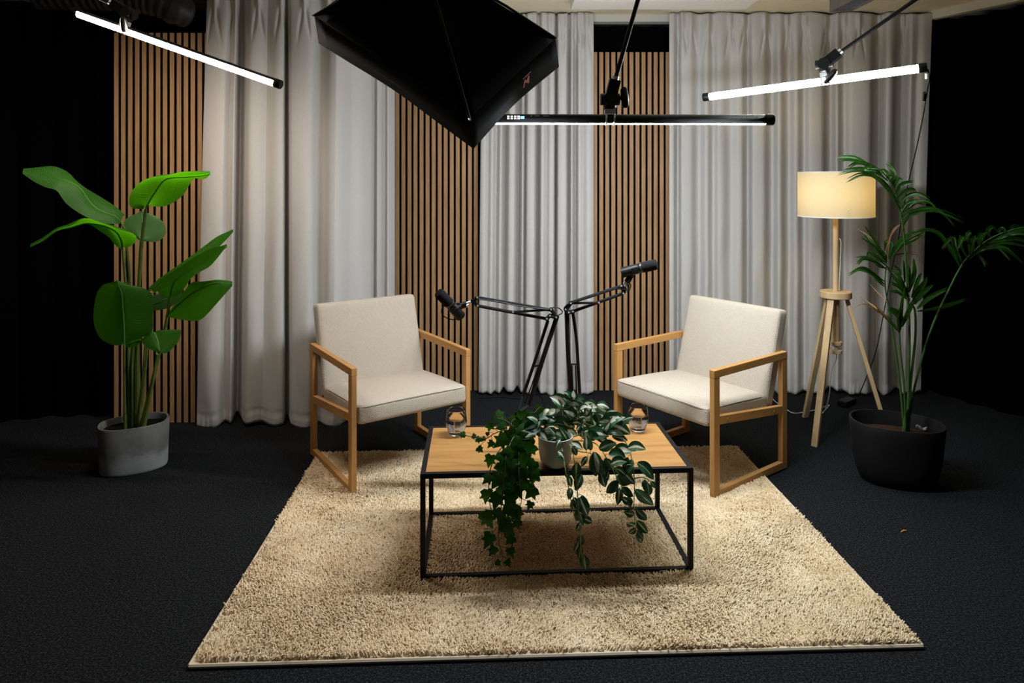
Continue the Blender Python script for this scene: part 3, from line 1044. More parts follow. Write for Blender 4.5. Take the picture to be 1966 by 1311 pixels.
panel_strip(rim, ring, sag=0.018).build('fabric_shell', M['black_nylon'], soft, world=True, solid=0.002, angle=30)
lipf = []
lo = MB()
for i in range(4):
    j = (i + 1) % 4
    G = []
    for u in np.linspace(0, 1, 16):
        inn = -0.016 * math.sin(PI * u)
        f_ = front[i].lerp(front[j], u); r_ = rim[i].lerp(rim[j], u)
        f_ = f_ + (cen - f_).normalized() * (-inn) * 1.0
        G.append([r_, r_.lerp(f_, 0.5), f_])
    lo.grid(G)
lo.build('front_lip', M['black_nylon'], soft, world=True, solid=0.002, angle=30)
dif = [cen + (p - cen) * 0.955 - nS * 0.06 for p in front]
MB().add(dif, [(0, 1, 2, 3)]).build('diffuser', M['soft'], soft, world=True, smooth=False)
for p, q in zip(rim, ring):
    rb = MB().tube([p - nS * 0.002, p.lerp(q, 0.5) - nS * 0.012, q - nS * 0.004], 0.0055, 8).build('rib', M['black_plastic'], soft, world=True)
    u = (p - cen).normalized()
    MB().tube([p - u * 0.012, p + u * 0.010], 0.0045, 8).build('rib_tip', M['chrome'], rb, world=True)
MB().tube([ring_c + nS * 0.01, ring_c - nS * 0.03], 0.088, 32).build('speed_ring', M['black_metal'], soft, world=True)
MB().tube([ring_c - nS * 0.03, ring_c - nS * 0.05, ring_c - nS * 0.22, ring_c - nS * 0.235], [0.05, 0.06, 0.06, 0.05], 28).build('lamp_head', M['black_plastic'], soft, world=True)
hp = ring_c - nS * 0.12
MB().curve([hp + Vector((0, 0, 0.06)), hp + Vector((0.0, -0.01, 0.2)), Vector((hp.x, hp.y - 0.02, ZC))], 0.012, 12, 10).build('hanger', M['black_metal'], soft, world=True)
# red emblem printed on the lip between the bottom and right corners
pm = rim[0].lerp(rim[1], 0.62).lerp(front[0].lerp(front[1], 0.62), 0.42)
ex = (Rr - Bc).normalized(); ey = (rim[0] - front[0]).normalized()
lo_n = ex.cross(ey).normalized()
if lo_n.dot(eye - pm) < 0: lo_n = -lo_n
em = MB()
pm = pm + lo_n * 0.006


def stroke(x0, y0, x1, y1, w=0.005):
    a = pm + ex * x0 + ey * y0; b = pm + ex * x1 + ey * y1
    em.beam(a, b, w, 0.0012, ex)


stroke(-0.022, -0.020, -0.012, 0.012, 0.006); stroke(-0.012, 0.012, -0.004, -0.008, 0.006); stroke(-0.004, -0.008, 0.010, 0.016, 0.007); stroke(0.010, 0.016, 0.006, -0.018, 0.008)
em.beam(pm + ex * -0.024 + ey * 0.024, pm + ex * 0.024 + ey * 0.026, 0.003, 0.0012, ey)
em.build('emblem', M['red'], soft, world=True, smooth=False)


# ------------------------------------------------------------------ microphones on desk arms
def mic_arm(lab, Y, base, low1, low2, cross, springs, elbow, armA, armB, spring2, head, cable):
    def W(p, y=None): return at(p[0], p[1], Y if y is None else y)
    o = thing('scissor_stand', lab, 'microphone stand', base, group='microphone stands on the coffee table')
    b = Vector(base)
    cl = MB()
    cl.box(b + Vector((0, 0.016, 0.0)), (0.034, 0.012, 0.085)).box(b + Vector((0, -0.006, 0.006)), (0.034, 0.05, 0.010)).box(b + Vector((0, -0.004, -0.037)), (0.034, 0.048, 0.008))
    cl.tube([b + Vector((0, -0.012, -0.075)), b + Vector((0, -0.012, -0.024))], 0.006, 10)
    cl.tube([b + Vector((0, 0.0, 0.006)), b + Vector((0, 0.0, 0.05))], 0.012, 14)
    cl.build('table_clamp', M['black_metal'], o, world=True)
    lo = MB()
    lo.curve([W(p) for p in low1], 0.0105, 20, 8); lo.curve([W(p, Y + .012) for p in low2], 0.0075, 20, 8)
    lo.tube([W(low1[-1]), b + Vector((0, 0, 0.045))], 0.008, 8); lo.tube([W(low2[-1], Y + .012), b + Vector((0, 0.006, 0.04))], 0.0062, 8)
    lo.tube([W(cross[0]), W(cross[1], Y + .012)], 0.004, 8)
    lo.build('lower_arm', M['black_metal'], o, world=True)
    for p, q in springs:
        for yy in (-0.012, 0.014):
            MB().tube([W(p, Y + yy), W(q, Y + yy)], 0.0032, 8).build('spring', M['black_plastic'], o, world=True)
    MB().tube([W(spring2[0], Y - .014), W(spring2[1], Y - .014)], 0.0055, 8).build('spring', M['black_plastic'], o, world=True)
    up = MB()
    up.tube([W(armA[0]), W(armA[1])], 0.0074, 8); up.tube([W(armB[0]), W(armB[1])], 0.0074, 8)
    up.build('upper_arm', M['black_metal'], o, world=True)
    el = MB()
    for yy in (-0.012, 0.012):
        pts = [W(p, Y + yy) for p in elbow]
        el.tube([pts[0], pts[1], pts[2]], 0.010, 8)
        el.tube([pts[2], pts[3]], 0.009, 8)
    for p in elbow: el.tube([W(p, Y - .020), W(p, Y + .020)], 0.010, 12)
    el.build('elbow_joint', M['black_plastic'], o, world=True)
    for p in list(elbow) + [armA[1], armB[1], spring2[1]]:
        MB().tube([W(p, Y - .0235), W(p, Y - .019)], 0.0042, 10).build('bolt', M['chrome'], o, world=True)
    hd = MB()
    for yy in (-0.010, 0.010):
        hd.tube([W(armA[1], Y + yy), W(head, Y + yy), W(armB[1], Y + yy)], 0.010, 8)
    hd.tube([W(head, Y - .016), W(head, Y + .016)], 0.013, 14)
    hd.build('head_joint', M['black_plastic'], o, world=True)
    MB().curve([W(p, Y - .02) for p in cable], 0.0028, 40, 6).build('cable', M['black_plastic'], o, world=True)
    return o


def microphone(lab, Y0, tail, mid, tip, yt, joint, knob_side, cable):
    """tail -> mid: body, mid -> tip: foam windscreen; yt: how much nearer the tip is."""
    a, m, b = at(*tail, Y0), at(*mid, Y0 - yt * 0.6), at(*tip, Y0 - yt)
    o = thing('microphone', lab, 'microphone', a, group='studio microphones')
    d = (m - a).normalized(); r = 0.0235
    q = d.to_track_quat('Z', 'Y').to_matrix()
    L1 = (m - a).length
    MB().lathe([(0.001, 0.006), (0.014, 0.006), (0.017, 0.0), (r, 0.002), (r, L1 * 0.72), (r * 0.92, L1 * 0.76), (r * 0.92, L1 * 0.82), (r, L1 * 0.86), (r, L1)], 32, c=a, m=q).build('body', M['black_plastic'], o, world=True)
    d2 = (b - m).normalized(); q2 = d2.to_track_quat('Z', 'Y').to_matrix(); L2 = (b - m).length
    MB().lathe([(r * .9, -0.002), (r * 1.02, 0.0), (r * 1.04, L2 * 0.5), (r * 1.02, L2 - 0.010), (r * 0.90, L2 - 0.003), (r * 0.6, L2), (0.001, L2 + 0.001)], 32, c=m, m=q2).build('windscreen', M['foam'], o, world=True)
    MB().lathe([(r * 0.95, L1 * 0.90), (r * 1.05, L1 * 0.91), (r * 1.05, L1 * 0.95), (r * 0.95, L1 * 0.96)], 32, c=a, m=q).build('grille_ring', M['steel'], o, world=True)
    yk = MB()
    j = at(*joint, Y0)
    pc = a + d * L1 * 0.66
    sd = d.cross((j - pc).normalized()).normalized()
    for s in (-1, 1):
        e = pc + sd * s * (r + 0.004)
        yk.beam(e - d * 0.014, e + d * 0.014, 0.005, 0.024, sd)
        yk.tube([e, e + sd * s * 0.010], 0.009, 12)
        yk.tube([e, pc + (j - pc).normalized() * (r + 0.012) + sd * s * 0.012], 0.0055, 8)
    yk.tube([pc + (j - pc).normalized() * (r + 0.010), j.lerp(pc, 0.25)], 0.0085, 10)
    yk.build('yoke', M['black_metal'], o, world=True)
    sc_ = MB(); sc_.tube([j.lerp(pc, 0.30), j], 0.0048, 10)
    sc_.build('thread_stud', M['chrome'], o, world=True)
    xl = MB()
    off = d * (-0.016)
    xl.tube([pc + off + (j - pc).normalized() * (r + .004), j.lerp(pc, 0.35) + off], 0.0080, 12)
    xl.build('cable_plug', M['black_plastic'], o, world=True)
    MB().tube([j.lerp(pc, 0.36) + off, j.lerp(pc, 0.22) + off], 0.0084, 12).build('plug_collar', M['chrome'], o, world=True)
    MB().curve([at(*p, Y0 - 0.02) for p in cable], 0.0026, 30, 6).build('cable', M['black_plastic'], o, world=True)
    return o


mic_arm('black scissor microphone stand reaching left, clamped behind the ivy', 3.07, (0.030, 3.030, TABLE_TOP + 0.004),
        [(1070, 606), (1042, 690), (1016, 778)], [(1052, 615), (1028, 690), (1004, 760)], [(1042, 700), (1027, 703)],
        [((1034, 703), (1008, 775))], [(1050, 612), (1056, 606), (1068, 609), (1058, 594)], [(1056, 595), (916, 571)], [(1050, 612), (917, 587)], [(1060, 594), (985, 599)], (909, 578),
        [(1070, 606), (1080, 600), (1074, 592), (1062, 590), (1052, 594), (1000, 588), (960, 580), (918, 574)])
microphone('black microphone with foam windscreen tilted downward on the left arm', 3.08, (885, 608), (860.5, 580), (841, 561), 0.08, (903, 579), 1, [(856, 585), (848, 594), (851, 606), (866, 613), (878, 613)])
mic_arm('black scissor microphone stand reaching right, clamped behind the striped-leaf plant', 3.08, (0.290, 3.043, TABLE_TOP + 0.004),
        [(1088, 598), (1091, 680), (1096, 755)], [(1100, 602), (1107, 655), (1113, 755)], [(1092, 699), (1110, 699)],
        [((1098, 701), (1100, 755)), ((1105, 701), (1107, 755))], [(1100, 598), (1092, 600), (1086, 594), (1096, 582)], [(1096, 581), (1193, 549)], [(1099, 598), (1197, 563)], [(1099, 582), (1150, 581)], (1198, 555),
        [(1087, 600), (1083, 592), (1090, 584), (1100, 581), (1140, 568), (1180, 555), (1204, 556), (1211, 550), (1209, 544), (1204, 540)])
microphone('black microphone with foam windscreen tilted upward on the right arm', 3.09, (1194, 523.5), (1235, 513), (1262, 507), 0.06, (1201, 551), -1, [(1212, 534), (1206, 541), (1205, 549), (1209, 556), (1203, 560)])
fl = MB().curve([at_z(1046, 783, 0.005), at_z(1042, 765, 0.005), at_z(1032, 757, 0.005), at_z(1014, 757, 0.005), at_z(1000, 765, 0.005), at_z(960, 762, 0.005), at_z(918, 764, 0.005)], 0.003, 50, 6).build('floor_cable', M['black_matte'])
tag(fl, 'thin black cable lying on the carpet before the middle grey curtain', 'cable')


# ------------------------------------------------------------------ tumblers of water
def tumbler(lab, x, y):
    o = thing('water_glass', lab, 'glass', (x, y, TABLE_TOP), group='water tumblers')
    n = 48
    outer = [(0.001, 0.0), (0.024, 0.0), (0.029, 0.004), (0.0375, 0.024), (0.0445, 0.046), (0.0455, 0.060), (0.0425, 0.085), (0.039, 0.108)]
    inner = [(0.0383, 0.1085), (0.0417, 0.085), (0.0447, 0.060), (0.0436, 0.046), (0.0363, 0.024), (0.027, 0.009), (0.001, 0.008)]
    mb = MB()
    vs = []
    prof = outer + inner
    for i, (r, z) in enumerate(prof):
        for k in range(n * 2):
            a = PI * k / n
            rr = r
            if z < 0.055 and i < len(outer) and r > 0.01:      # fine flutes on the lower half
                rr = r - 0.0009 * (1 - z / 0.055) * (0.5 + 0.5 * math.cos(a * 24))
            vs.append((rr * math.cos(a), rr * math.sin(a), z))
    m = 2 * n
    fs = [(i * m + k, i * m + (k + 1) % m, (i + 1) * m + (k + 1) % m, (i + 1) * m + k) for i in range(len(prof) - 1) for k in range(m)]
    fs += [tuple(range(m))[::-1], tuple((len(prof) - 1) * m + k for k in range(m))]
    mb.add(vs, fs)
    mb.build('glass', M['glass'], o, angle=70)
    w = [(0.001, 0.0075), (0.0268, 0.0085), (0.0366, 0.024), (0.0439, 0.046), (0.0450, 0.060), (0.0438, 0.0705)]
    MB().lathe(w + [(0.0415, 0.0695), (0.001, 0.0695)], 48, caps=True).build('water', M['water'], o, angle=50)
    return o


tumbler('half-full smoky tumbler beside the left armchair, near the ivy tip', -0.238, 2.892)
tumbler('half-full smoky tumbler beside the right armchair, behind the striped leaves', 0.547, 2.94)


# ------------------------------------------------------------------ leaf builders
def blade(mb, uvs, mid, le, ri, n=22, k=5, sag=0.012, cup=0.0):
    """Leaf blade from a midrib and two edge curves (world points)."""
    Mi, Le, Ri = spline(mid, n), spline(le, n), spline(ri, n)
    W_ = []
    rows = []
    for i in range(n):
        row = []
        for j in range(-k, k + 1):
            t_ = abs(j) / k
            e = Le[i] if j < 0 else Ri[i]
            p = Mi[i] * (1 - t_) + e * t_
            p = p + np.array([0, 0, sag]) * math.sin(PI * t_)
            row.append(p); uvs.append((i / (n - 1), 0.5 + 0.5 * j / k))
        rows.append(row)
    mb.grid(rows)


def set_uv(o, uvs, cream=None):
    me = o.data
    ul = me.uv_layers.new(name='UVMap')
    li = np.zeros(len(me.loops), np.int32); me.loops.foreach_get('vertex_index', li)
    U = np.array(uvs, np.float32)[li]
    ul.data.foreach_set('uv', U.reshape(-1))
    if cream is not None:
        at_ = me.attributes.new('cream', 'FLOAT', 'POINT')
        at_.data.foreach_set('value', np.array(cream, np.float32))


def ribbon(mb, pts, w, normal, n=14, fold=0.25, prof=None, uvs=None):
    P = spline(pts, n)
    T = np.gradient(P, axis=0); T /= (np.linalg.norm(T, axis=1)[:, None] + 1e-9)
    nn = np.array(normal, float)
    rows = []
    for i in range(n):
        t_ = i / (n - 1)
        ww = w * (prof(t_) if prof else (math.sin(PI * min(1, t_ * 0.93 + 0.07)) ** 0.75))
        s = np.cross(T[i], nn); s /= (np.linalg.norm(s) + 1e-9)
        u = np.cross(s, T[i])
        rows.append([P[i] - s * ww + u * ww * fold, P[i] - s * ww * .5 + u * ww * fold * .4, P[i], P[i] + s * ww * .5 + u * ww * fold * .4, P[i] + s * ww + u * ww * fold])
        if uvs is not None:
            uvs += [(t_, q) for q in (0, .25, .5, .75, 1)]
    mb.grid(rows)


# ------------------------------------------------------------------ big-leaved plant in the concrete pot
GP = Vector((-1.972, 3.535, 0.0))
plant = thing('potted_banana_plant', 'tall plant with big glossy leaves in an oval grey concrete pot', 'potted plant', GP)
pot_rot = math.radians(28)


def oval_pot(prof, a, b, ang, parent, name, mat, n=64, power=2.5):
    mb = MB()
    vs = []
    for s, z in prof:
        for k in range(n):
            t_ = 2 * PI * k / n
            cx_, sy_ = math.cos(t_), math.sin(t_)
            x = math.copysign(abs(cx_) ** (2 / power), cx_) * (a * s[0] if isinstance(s, tuple) else a * s)
            y = math.copysign(abs(sy_) ** (2 / power), sy_) * (b * s[0] if isinstance(s, tuple) else b * s)
            vs.append((x * math.cos(ang) - y * math.sin(ang), x * math.sin(ang) + y * math.cos(ang), z))
    L_ = len(prof)
    fs = [(i * n + k, i * n + (k + 1) % n, (i + 1) * n + (k + 1) % n, (i + 1) * n + k) for i in range(L_ - 1) for k in range(n)]
    fs += [tuple(range(n))[::-1], tuple((L_ - 1) * n + k for k in range(n))]
    mb.add(vs, fs)
    return mb.build(name, mat, parent, angle=45)


oval_pot([(0.90, 0.0), (0.94, 0.004), (0.955, 0.015), (1.0, 0.232), (0.99, 0.238), (0.92, 0.238), (0.90, 0.232), (0.885, 0.20)], 0.165, 0.125, pot_rot, plant, 'pot', M['concrete'])
oval_pot([(0.2, 0.205), (0.90, 0.205), (0.60, 0.215), (0.2, 0.218)], 0.165, 0.125, pot_rot, plant, 'soil', M['dark_soil'])


def C5(x, y): return (x * 0.25467, 290 + y * 0.25467)
def C4(x, y): return (160 + x * 0.21352, 420 + y * 0.21352)


def rib_w(i, n): return 0.0048 * (1 - 0.75 * i / (n - 1))


def banana_leaf(tr, mid, up, lo, ys, mat='banana', du=0.07, dl=-0.07, sag=0.012):
    y0, y1 = ys
    def lift(ps, dy):
        n_ = len(ps)
        out = []
        for i, p in enumerate(ps):
            t_ = i / (n_ - 1)
            env = math.sin(PI * (0.12 + 0.76 * t_))
            out.append(tuple(at(*tr(*p), y0 + (y1 - y0) * t_ + dy * env)))
        return out
    m, u, l = lift(mid, 0), lift(up, du), lift(lo, dl)
    mb = MB(); uvs = []
    blade(mb, uvs, m, u, l, n=30, k=6, sag=sag)
    o = mb.build('leaf', M[mat], plant, world=True, angle=180)
    set_uv(o, uvs)
    n_ = 24
    MB().tube([tuple(Vector(p) + Vector((0, -0.002, -0.002))) for p in spline(m, n_)], [rib_w(i, n_) for i in range(n_)], 6).build('midrib', M['midrib'], o, world=True)
    return o


banana_leaf(C5, [(912, 532), (870, 490), (770, 452), (690, 395), (600, 272), (500, 220), (400, 193), (290, 178), (172, 160)],
            [(945, 485), (880, 425), (790, 365), (690, 305), (600, 252), (520, 165), (410, 115), (290, 122), (180, 142)],
            [(905, 548), (820, 548), (720, 525), (610, 475), (500, 395), (425, 297), (350, 275), (260, 232), (172, 172)], (3.50, 3.36), du=0.10, dl=-0.08)
banana_leaf(C5, [(1100, 437), (1120, 390), (1170, 310), (1250, 212), (1400, 195), (1510, 186), (1586, 172)],
            [(1080, 437), (1000, 430), (972, 390), (990, 310), (1060, 235), (1150, 197), (1260, 183), (1360, 160), (1480, 155), (1582, 166)],
            [(1112, 405), (1160, 418), (1240, 415), (1320, 380), (1385, 325), (1430, 250), (1465, 207), (1540, 210), (1586, 177)], (3.52, 3.42), du=-0.05, dl=0.06)
banana_leaf(C5, [(925, 742), (918, 680), (880, 610), (800, 565), (700, 545), (640, 543), (540, 572), (430, 600), (330, 670), (230, 721)],
            [(945, 735), (1000, 705), (1028, 665), (1010, 625), (900, 590), (780, 545), (640, 505), (540, 560), (430, 592), (325, 665), (232, 717)],
            [(915, 742), (870, 710), (820, 650), (750, 600), (690, 560), (645, 550), (540, 580), (432, 605), (332, 677), (230, 725)], (3.47, 3.30), du=-0.05, dl=0.06)
banana_leaf(C5, [(1060, 686), (1068, 630), (1075, 560), (1068, 466)],
            [(1050, 672), (980, 620), (936, 570), (942, 520), (990, 488), (1058, 466)],
            [(1085, 680), (1180, 683), (1240, 640), (1250, 590), (1225, 530), (1165, 486), (1080, 466)], (3.60, 3.66), 'banana_pale', 0.02, 0.02)
banana_leaf(C5, [(1125, 1052), (1220, 980), (1450, 815), (1620, 690), (1757, 606)],
            [(1120, 1045), (1200, 965), (1430, 805), (1560, 705), (1640, 648), (1755, 604)],
            [(1160, 1075), (1260, 1005), (1480, 850), (1600, 765), (1690, 685), (1758, 609)], (3.62, 3.66), du=0.04, dl=-0.02)
banana_leaf(C5, [(1280, 1117), (1292, 1060), (1325, 970), (1450, 890), (1560, 830), (1655, 762), (1712, 719)],
            [(1270, 1112), (1200, 1080), (1192, 1030), (1215, 970), (1330, 890), (1450, 810), (1580, 738), (1705, 717)],
            [(1292, 1112), (1350, 1080), (1400, 1020), (1440, 960), (1510, 910), (1580, 870), (1640, 805), (1690, 740)], (3.50, 3.46), du=0.05, dl=-0.05)
banana_leaf(C5, [(1262, 1248), (1330, 1170), (1420, 1090), (1500, 1040), (1570, 1005), (1650, 990), (1752, 1006)],
            [(1265, 1235), (1310, 1170), (1370, 1080), (1440, 995), (1510, 984), (1580, 986), (1650, 985), (1748, 992)],
            [(1275, 1250), (1330, 1265), (1410, 1277), (1480, 1280), (1535, 1255), (1620, 1165), (1695, 1080), (1750, 1018)], (3.50, 3.40), 'banana', 0.06, -0.05)
banana_leaf(C4, [(370, 1150), (368, 1000), (358, 820), (345, 660), (308, 572)],
            [(345, 1138), (250, 1130), (150, 1070), (100, 960), (92, 840), (115, 690), (165, 605), (230, 576), (302, 569)],
            [(385, 1100), (480, 1080), (612, 1020), (626, 880), (625, 700), (575, 640), (480, 606), (400, 596), (312, 570)], (3.36, 3.34), 'banana', 0.04, 0.05)
banana_leaf(C4, [(640, 1022), (668, 1090), (692, 1212)],
            [(590, 1035), (522, 1088), (560, 1150), (620, 1182), (690, 1212)],
            [(720, 1020), (868, 997), (862, 1085), (815, 1150), (760, 1200), (695, 1212)], (3.42, 3.34), 'banana', -0.01, -0.01)
banana_leaf(C4, [(600, 775), (700, 735), (800, 700), (892, 655)],
            [(605, 765), (620, 690), (760, 665), (890, 652)],
            [(605, 785), (640, 822), (770, 800), (850, 735), (893, 660)], (3.58, 3.60), 'banana_pale', 0.01, -0.01)
banana_leaf(C4, [(520, 1085), (450, 1110), (385, 1140)], [(518, 1078), (440, 1060), (385, 1120)], [(522, 1110), (450, 1155), (388, 1152)], (3.44, 3.46), 'banana', 0.01, -0.01)
stems = [
    ([(257, 822, 3.54), (254, 640, 3.53), (249, 540, 3.52), (243, 470, 3.51), (238, 437, 3.5), (232, 425, 3.5)], 0.007),
    ([(249, 822, 3.52), (246, 640, 3.5), (241, 545, 3.49), (236, 480, 3.47)], 0.0075),
    ([(264, 822, 3.56), (264, 640, 3.55), (267, 545, 3.54), (273, 460, 3.53), (280, 402, 3.52)], 0.0095),
    ([(268, 822, 3.56), (266, 640, 3.58), (268, 500, 3.60), (270, 464, 3.6)], 0.006),
    ([(272, 822, 3.50), (298, 712, 3.50), (318, 625, 3.50), (326, 574, 3.50)], 0.0085),
    ([(270, 822, 3.53), (296, 715, 3.52), (316, 640, 3.51), (322, 606, 3.5)], 0.0065),
    ([(240, 824, 3.46), (239, 740, 3.41), (238.5, 665, 3.36)], 0.0055),
    ([(275, 822, 3.47), (291, 745, 3.46), (302, 680, 3.44)], 0.0075),
    ([(266, 822, 3.58), (280, 700, 3.6), (286, 590, 3.60)], 0.006),
    ([(262, 822, 3.50), (272, 740, 3.47), (280, 650, 3.45)], 0.005),
]
for pts, r in stems:
    MB().curve([at(*p) for p in pts], [r * 1.7, r * 1.1, r, r * 0.85], 22, 8).build('stem', M['stem'], plant, world=True)
tk = MB()
for i in range(7):
    tk.curve([at(250 + i * 2.3, 822, 3.52 + 0.012 * math.sin(i * 2)), at(249 + i * 2.4, 720, 3.51 + 0.012 * math.sin(i * 2)), at(250 + i * 2.4, 650 + (i % 3) * 8, 3.51)], [0.010, 0.008, 0.004], 14, 8)
tk.build('trunk', M['stem'], plant, world=True)

# ------------------------------------------------------------------ palm in the black pot
PP = Vector((1.915, 3.375, 0.0))
palm = thing('potted_palm', 'feathery palm with browned leaf tips in a matt black oval pot', 'potted plant', PP)
prot = math.radians(-20)
oval_pot([(0.70, 0.0), (0.78, 0.010), (0.86, 0.05), (0.93, 0.12), (0.985, 0.25), (1.0, 0.292), (0.99, 0.297), (0.95, 0.297), (0.94, 0.29), (0.905, 0.222)], 0.212, 0.158, prot, palm, 'pot', M['black_pot'], power=2.3)
oval_pot([(0.2, 0.225), (0.90, 0.225), (0.55, 0.238), (0.2, 0.242)], 0.212, 0.158, prot, palm, 'soil', M['soil'], power=2.3)
ln = MB()
for px, py, w, h in ((1769, 822, 0.055, 0.016), (1804, 832, 0.040, 0.014)):
    p = at(px, py, 3.39)
    ln.grid([[(p.x - w / 2 + w * i / 6, p.y + 0.004 * math.sin(i * 2), p.z - h / 2 + h * j / 3 + 0.006 * math.sin(i * 1.3) - 0.0035 * (i - 3) * 0.6) for j in range(4)] for i in range(7)])
ln.build('pot_liner', M['white_plastic'], palm, world=True, solid=0.001, label='scraps of white plastic liner showing at the soil')


def Q1(x, y): return (1600 + x * 0.18617, 280 + y * 0.18617)
def Q2(x, y): return (1600 + x * 0.18310, 400 + y * 0.18310)


def frond(tr, leaflets, stem_pts, stem_r, y0, w, seed, spread=0.14, yend=0.0):
    r = random.Random(seed)
    st = MB().curve([at(*p) for p in stem_pts], stem_r, 40, 8).build('frond_stem', M['palm_stem'], palm, world=True)
    g, dr = MB(), MB()
    more = []
    for lf in leaflets:                            # every leaflet has close neighbours on the rachis
        if len(lf) > 1 and lf[1] == 'd': continue
        for _ in range(1 if r.random() < 0.35 else 2):
            jx, jy = r.uniform(-26, 26), r.uniform(-26, 26)
            k_ = len(lf[0]) - 1
            more.append(([(x + jx * (i / k_) + r.uniform(-5, 5), y + jy * (i / k_) + r.uniform(-5, 5)) for i, (x, y) in enumerate(lf[0])], 'g', (lf[2] if len(lf) > 2 else 1.0) * r.uniform(.6, .9)))
    for lf in leaflets + more:
        pts = lf[0]; dry = len(lf) > 1 and lf[1] == 'd'
        ww = 0.74 * w * (lf[2] if len(lf) > 2 else 1.0) * r.uniform(0.85, 1.1)
        dy = r.uniform(-spread, spread)
        n_ = len(pts)
        P = [tuple(at(*tr(*p), y0 + yend * i / (n_ - 1) + dy * (i / (n_ - 1)) ** 1.2)) for i, p in enumerate(pts)]
        nrm = (r.uniform(-.5, .5), -1.0 + r.uniform(-.1, .3), r.uniform(0.3, 0.9))
        ribbon(dr if dry else g, P, ww * (0.6 if dry else 1), nrm, 16, fold=r.uniform(.15, .45))
    if g.v: g.build('leaflets', M['palm'], st, world=True, angle=180)
    if dr.v: dr.build('dry_leaflets', M['palm_dry'], st, world=True, angle=180, label='dry browned leaflets')
    return st


frond(Q1, [([(720, 815), (800, 720), (990, 660), (1130, 690), (1350, 785)],), ([(705, 745), (790, 680), (980, 640), (1120, 690), (1262, 835)],), ([(700, 715), (800, 620), (900, 572), (1010, 612), (1065, 718)],),
           ([(690, 660), (780, 590), (880, 570), (985, 600)],), ([(672, 600), (760, 525), (870, 500), (985, 558)],), ([(655, 545), (740, 470), (830, 450), (862, 518)],), ([(640, 495), (700, 410), (830, 375)],),
           ([(622, 445), (640, 370), (665, 340), (708, 352)],), ([(605, 410), (620, 330), (590, 305), (560, 350)],), ([(580, 370), (645, 310), (600, 225), (530, 175)], 'g', .7), ([(550, 330), (560, 280), (520, 250), (470, 255)],),
           ([(665, 590), (540, 400), (440, 325), (360, 305), (270, 312), (145, 375)],), ([(640, 545), (500, 380), (400, 310), (380, 300)],), ([(690, 670), (600, 500), (470, 350), (350, 255), (260, 235)],), ([(650, 560), (520, 380), (300, 262), (120, 270), (40, 300)], 'g', .7),
           ([(560, 360), (430, 260), (330, 190), (230, 175), (140, 225)],), ([(500, 290), (400, 220), (330, 225), (480, 240)],), ([(420, 240), (300, 160), (180, 122), (20, 122)],), ([(430, 240), (300, 170), (160, 145), (30, 148)],), ([(520, 330), (330, 240), (180, 240), (80, 255)], 'g', .6),
           ([(690, 805), (620, 860), (575, 960), (535, 1090)], 'd'), ([(700, 690), (760, 600), (850, 560), (890, 566)],), ([(715, 780), (830, 690), (960, 655), (1020, 670)],)],
      [(1740, 838, 3.375), (1744, 760, 3.37), (1746, 640, 3.36), (1742, 560, 3.35), (1738, 480, 3.34), (1731, 420, 3.33), (1718, 365, 3.31), (1697, 333, 3.28), (1668, 313, 3.25), (1640, 306, 3.23)], [0.0065, 0.0055, 0.005, 0.004, 0.0015], 3.31, 0.0125, 11)
frond(Q2, [([(560, 565), (470, 400), (325, 175)],), ([(550, 550), (440, 420), (340, 290), (310, 260)],), ([(520, 500), (400, 320), (240, 205)], 'd', .7), ([(540, 540), (430, 400), (290, 310)],), ([(560, 560), (570, 420), (600, 280), (700, 165)], 'd', 1.3),
           ([(585, 510), (610, 380), (560, 350), (540, 450)],), ([(580, 530), (660, 385), (780, 275), (950, 232)],), ([(590, 535), (690, 410), (850, 310), (960, 235)],), ([(600, 525), (680, 400), (760, 320), (830, 250)],), ([(590, 540), (700, 430), (880, 300), (1020, 360)], 'd', .5), ([(590, 530), (650, 490), (750, 475), (915, 495)], 'd', .8),
           ([(560, 580), (450, 500), (370, 455), (350, 500)],), ([(620, 665), (500, 565), (350, 515), (240, 520)],), ([(560, 640), (440, 565), (320, 532), (255, 597)],), ([(530, 765), (420, 680), (300, 622), (150, 690)],), ([(530, 795), (430, 705), (330, 652), (220, 643)],), ([(530, 815), (450, 755), (380, 705)],),
           ([(545, 620), (480, 620), (420, 600)],), ([(740, 800), (660, 720), (560, 600)],), ([(705, 705), (690, 640), (640, 610)],), ([(550, 560), (540, 480), (470, 420)],), ([(560, 560), (500, 500), (470, 470)],)],
      [(1737, 836, 3.38), (1728, 740, 3.39), (1716, 650, 3.40), (1706, 590, 3.41), (1699, 545, 3.42), (1702, 505, 3.42)], [0.006, 0.005, 0.0045, 0.003], 3.42, 0.0115, 12)
frond(Q2, [([(745, 780), (740, 600), (735, 540)],), ([(790, 800), (785, 640), (770, 570)],), ([(790, 880), (845, 690), (838, 520)],), ([(820, 935), (880, 760), (925, 675)],), ([(840, 975), (920, 830), (988, 708)],), ([(850, 1005), (950, 880), (1050, 800)],), ([(880, 1050), (1000, 950), (1190, 855)],), ([(880, 1080), (1050, 1060), (1200, 1020), (1400, 960)], 'g', .8),
           ([(800, 950), (680, 830), (600, 790)],), ([(800, 970), (680, 880), (600, 858)],), ([(790, 930), (690, 780), (600, 700)],), ([(780, 900), (700, 720), (650, 660)],), ([(830, 1010), (880, 900), (960, 780)],)],
      [(1742, 836, 3.37), (1748, 740, 3.37), (1757, 650, 3.37), (1757, 600, 3.37), (1752, 585, 3.37)], [0.0068, 0.0065, 0.006, 0.005], 3.36, 0.0155, 13)
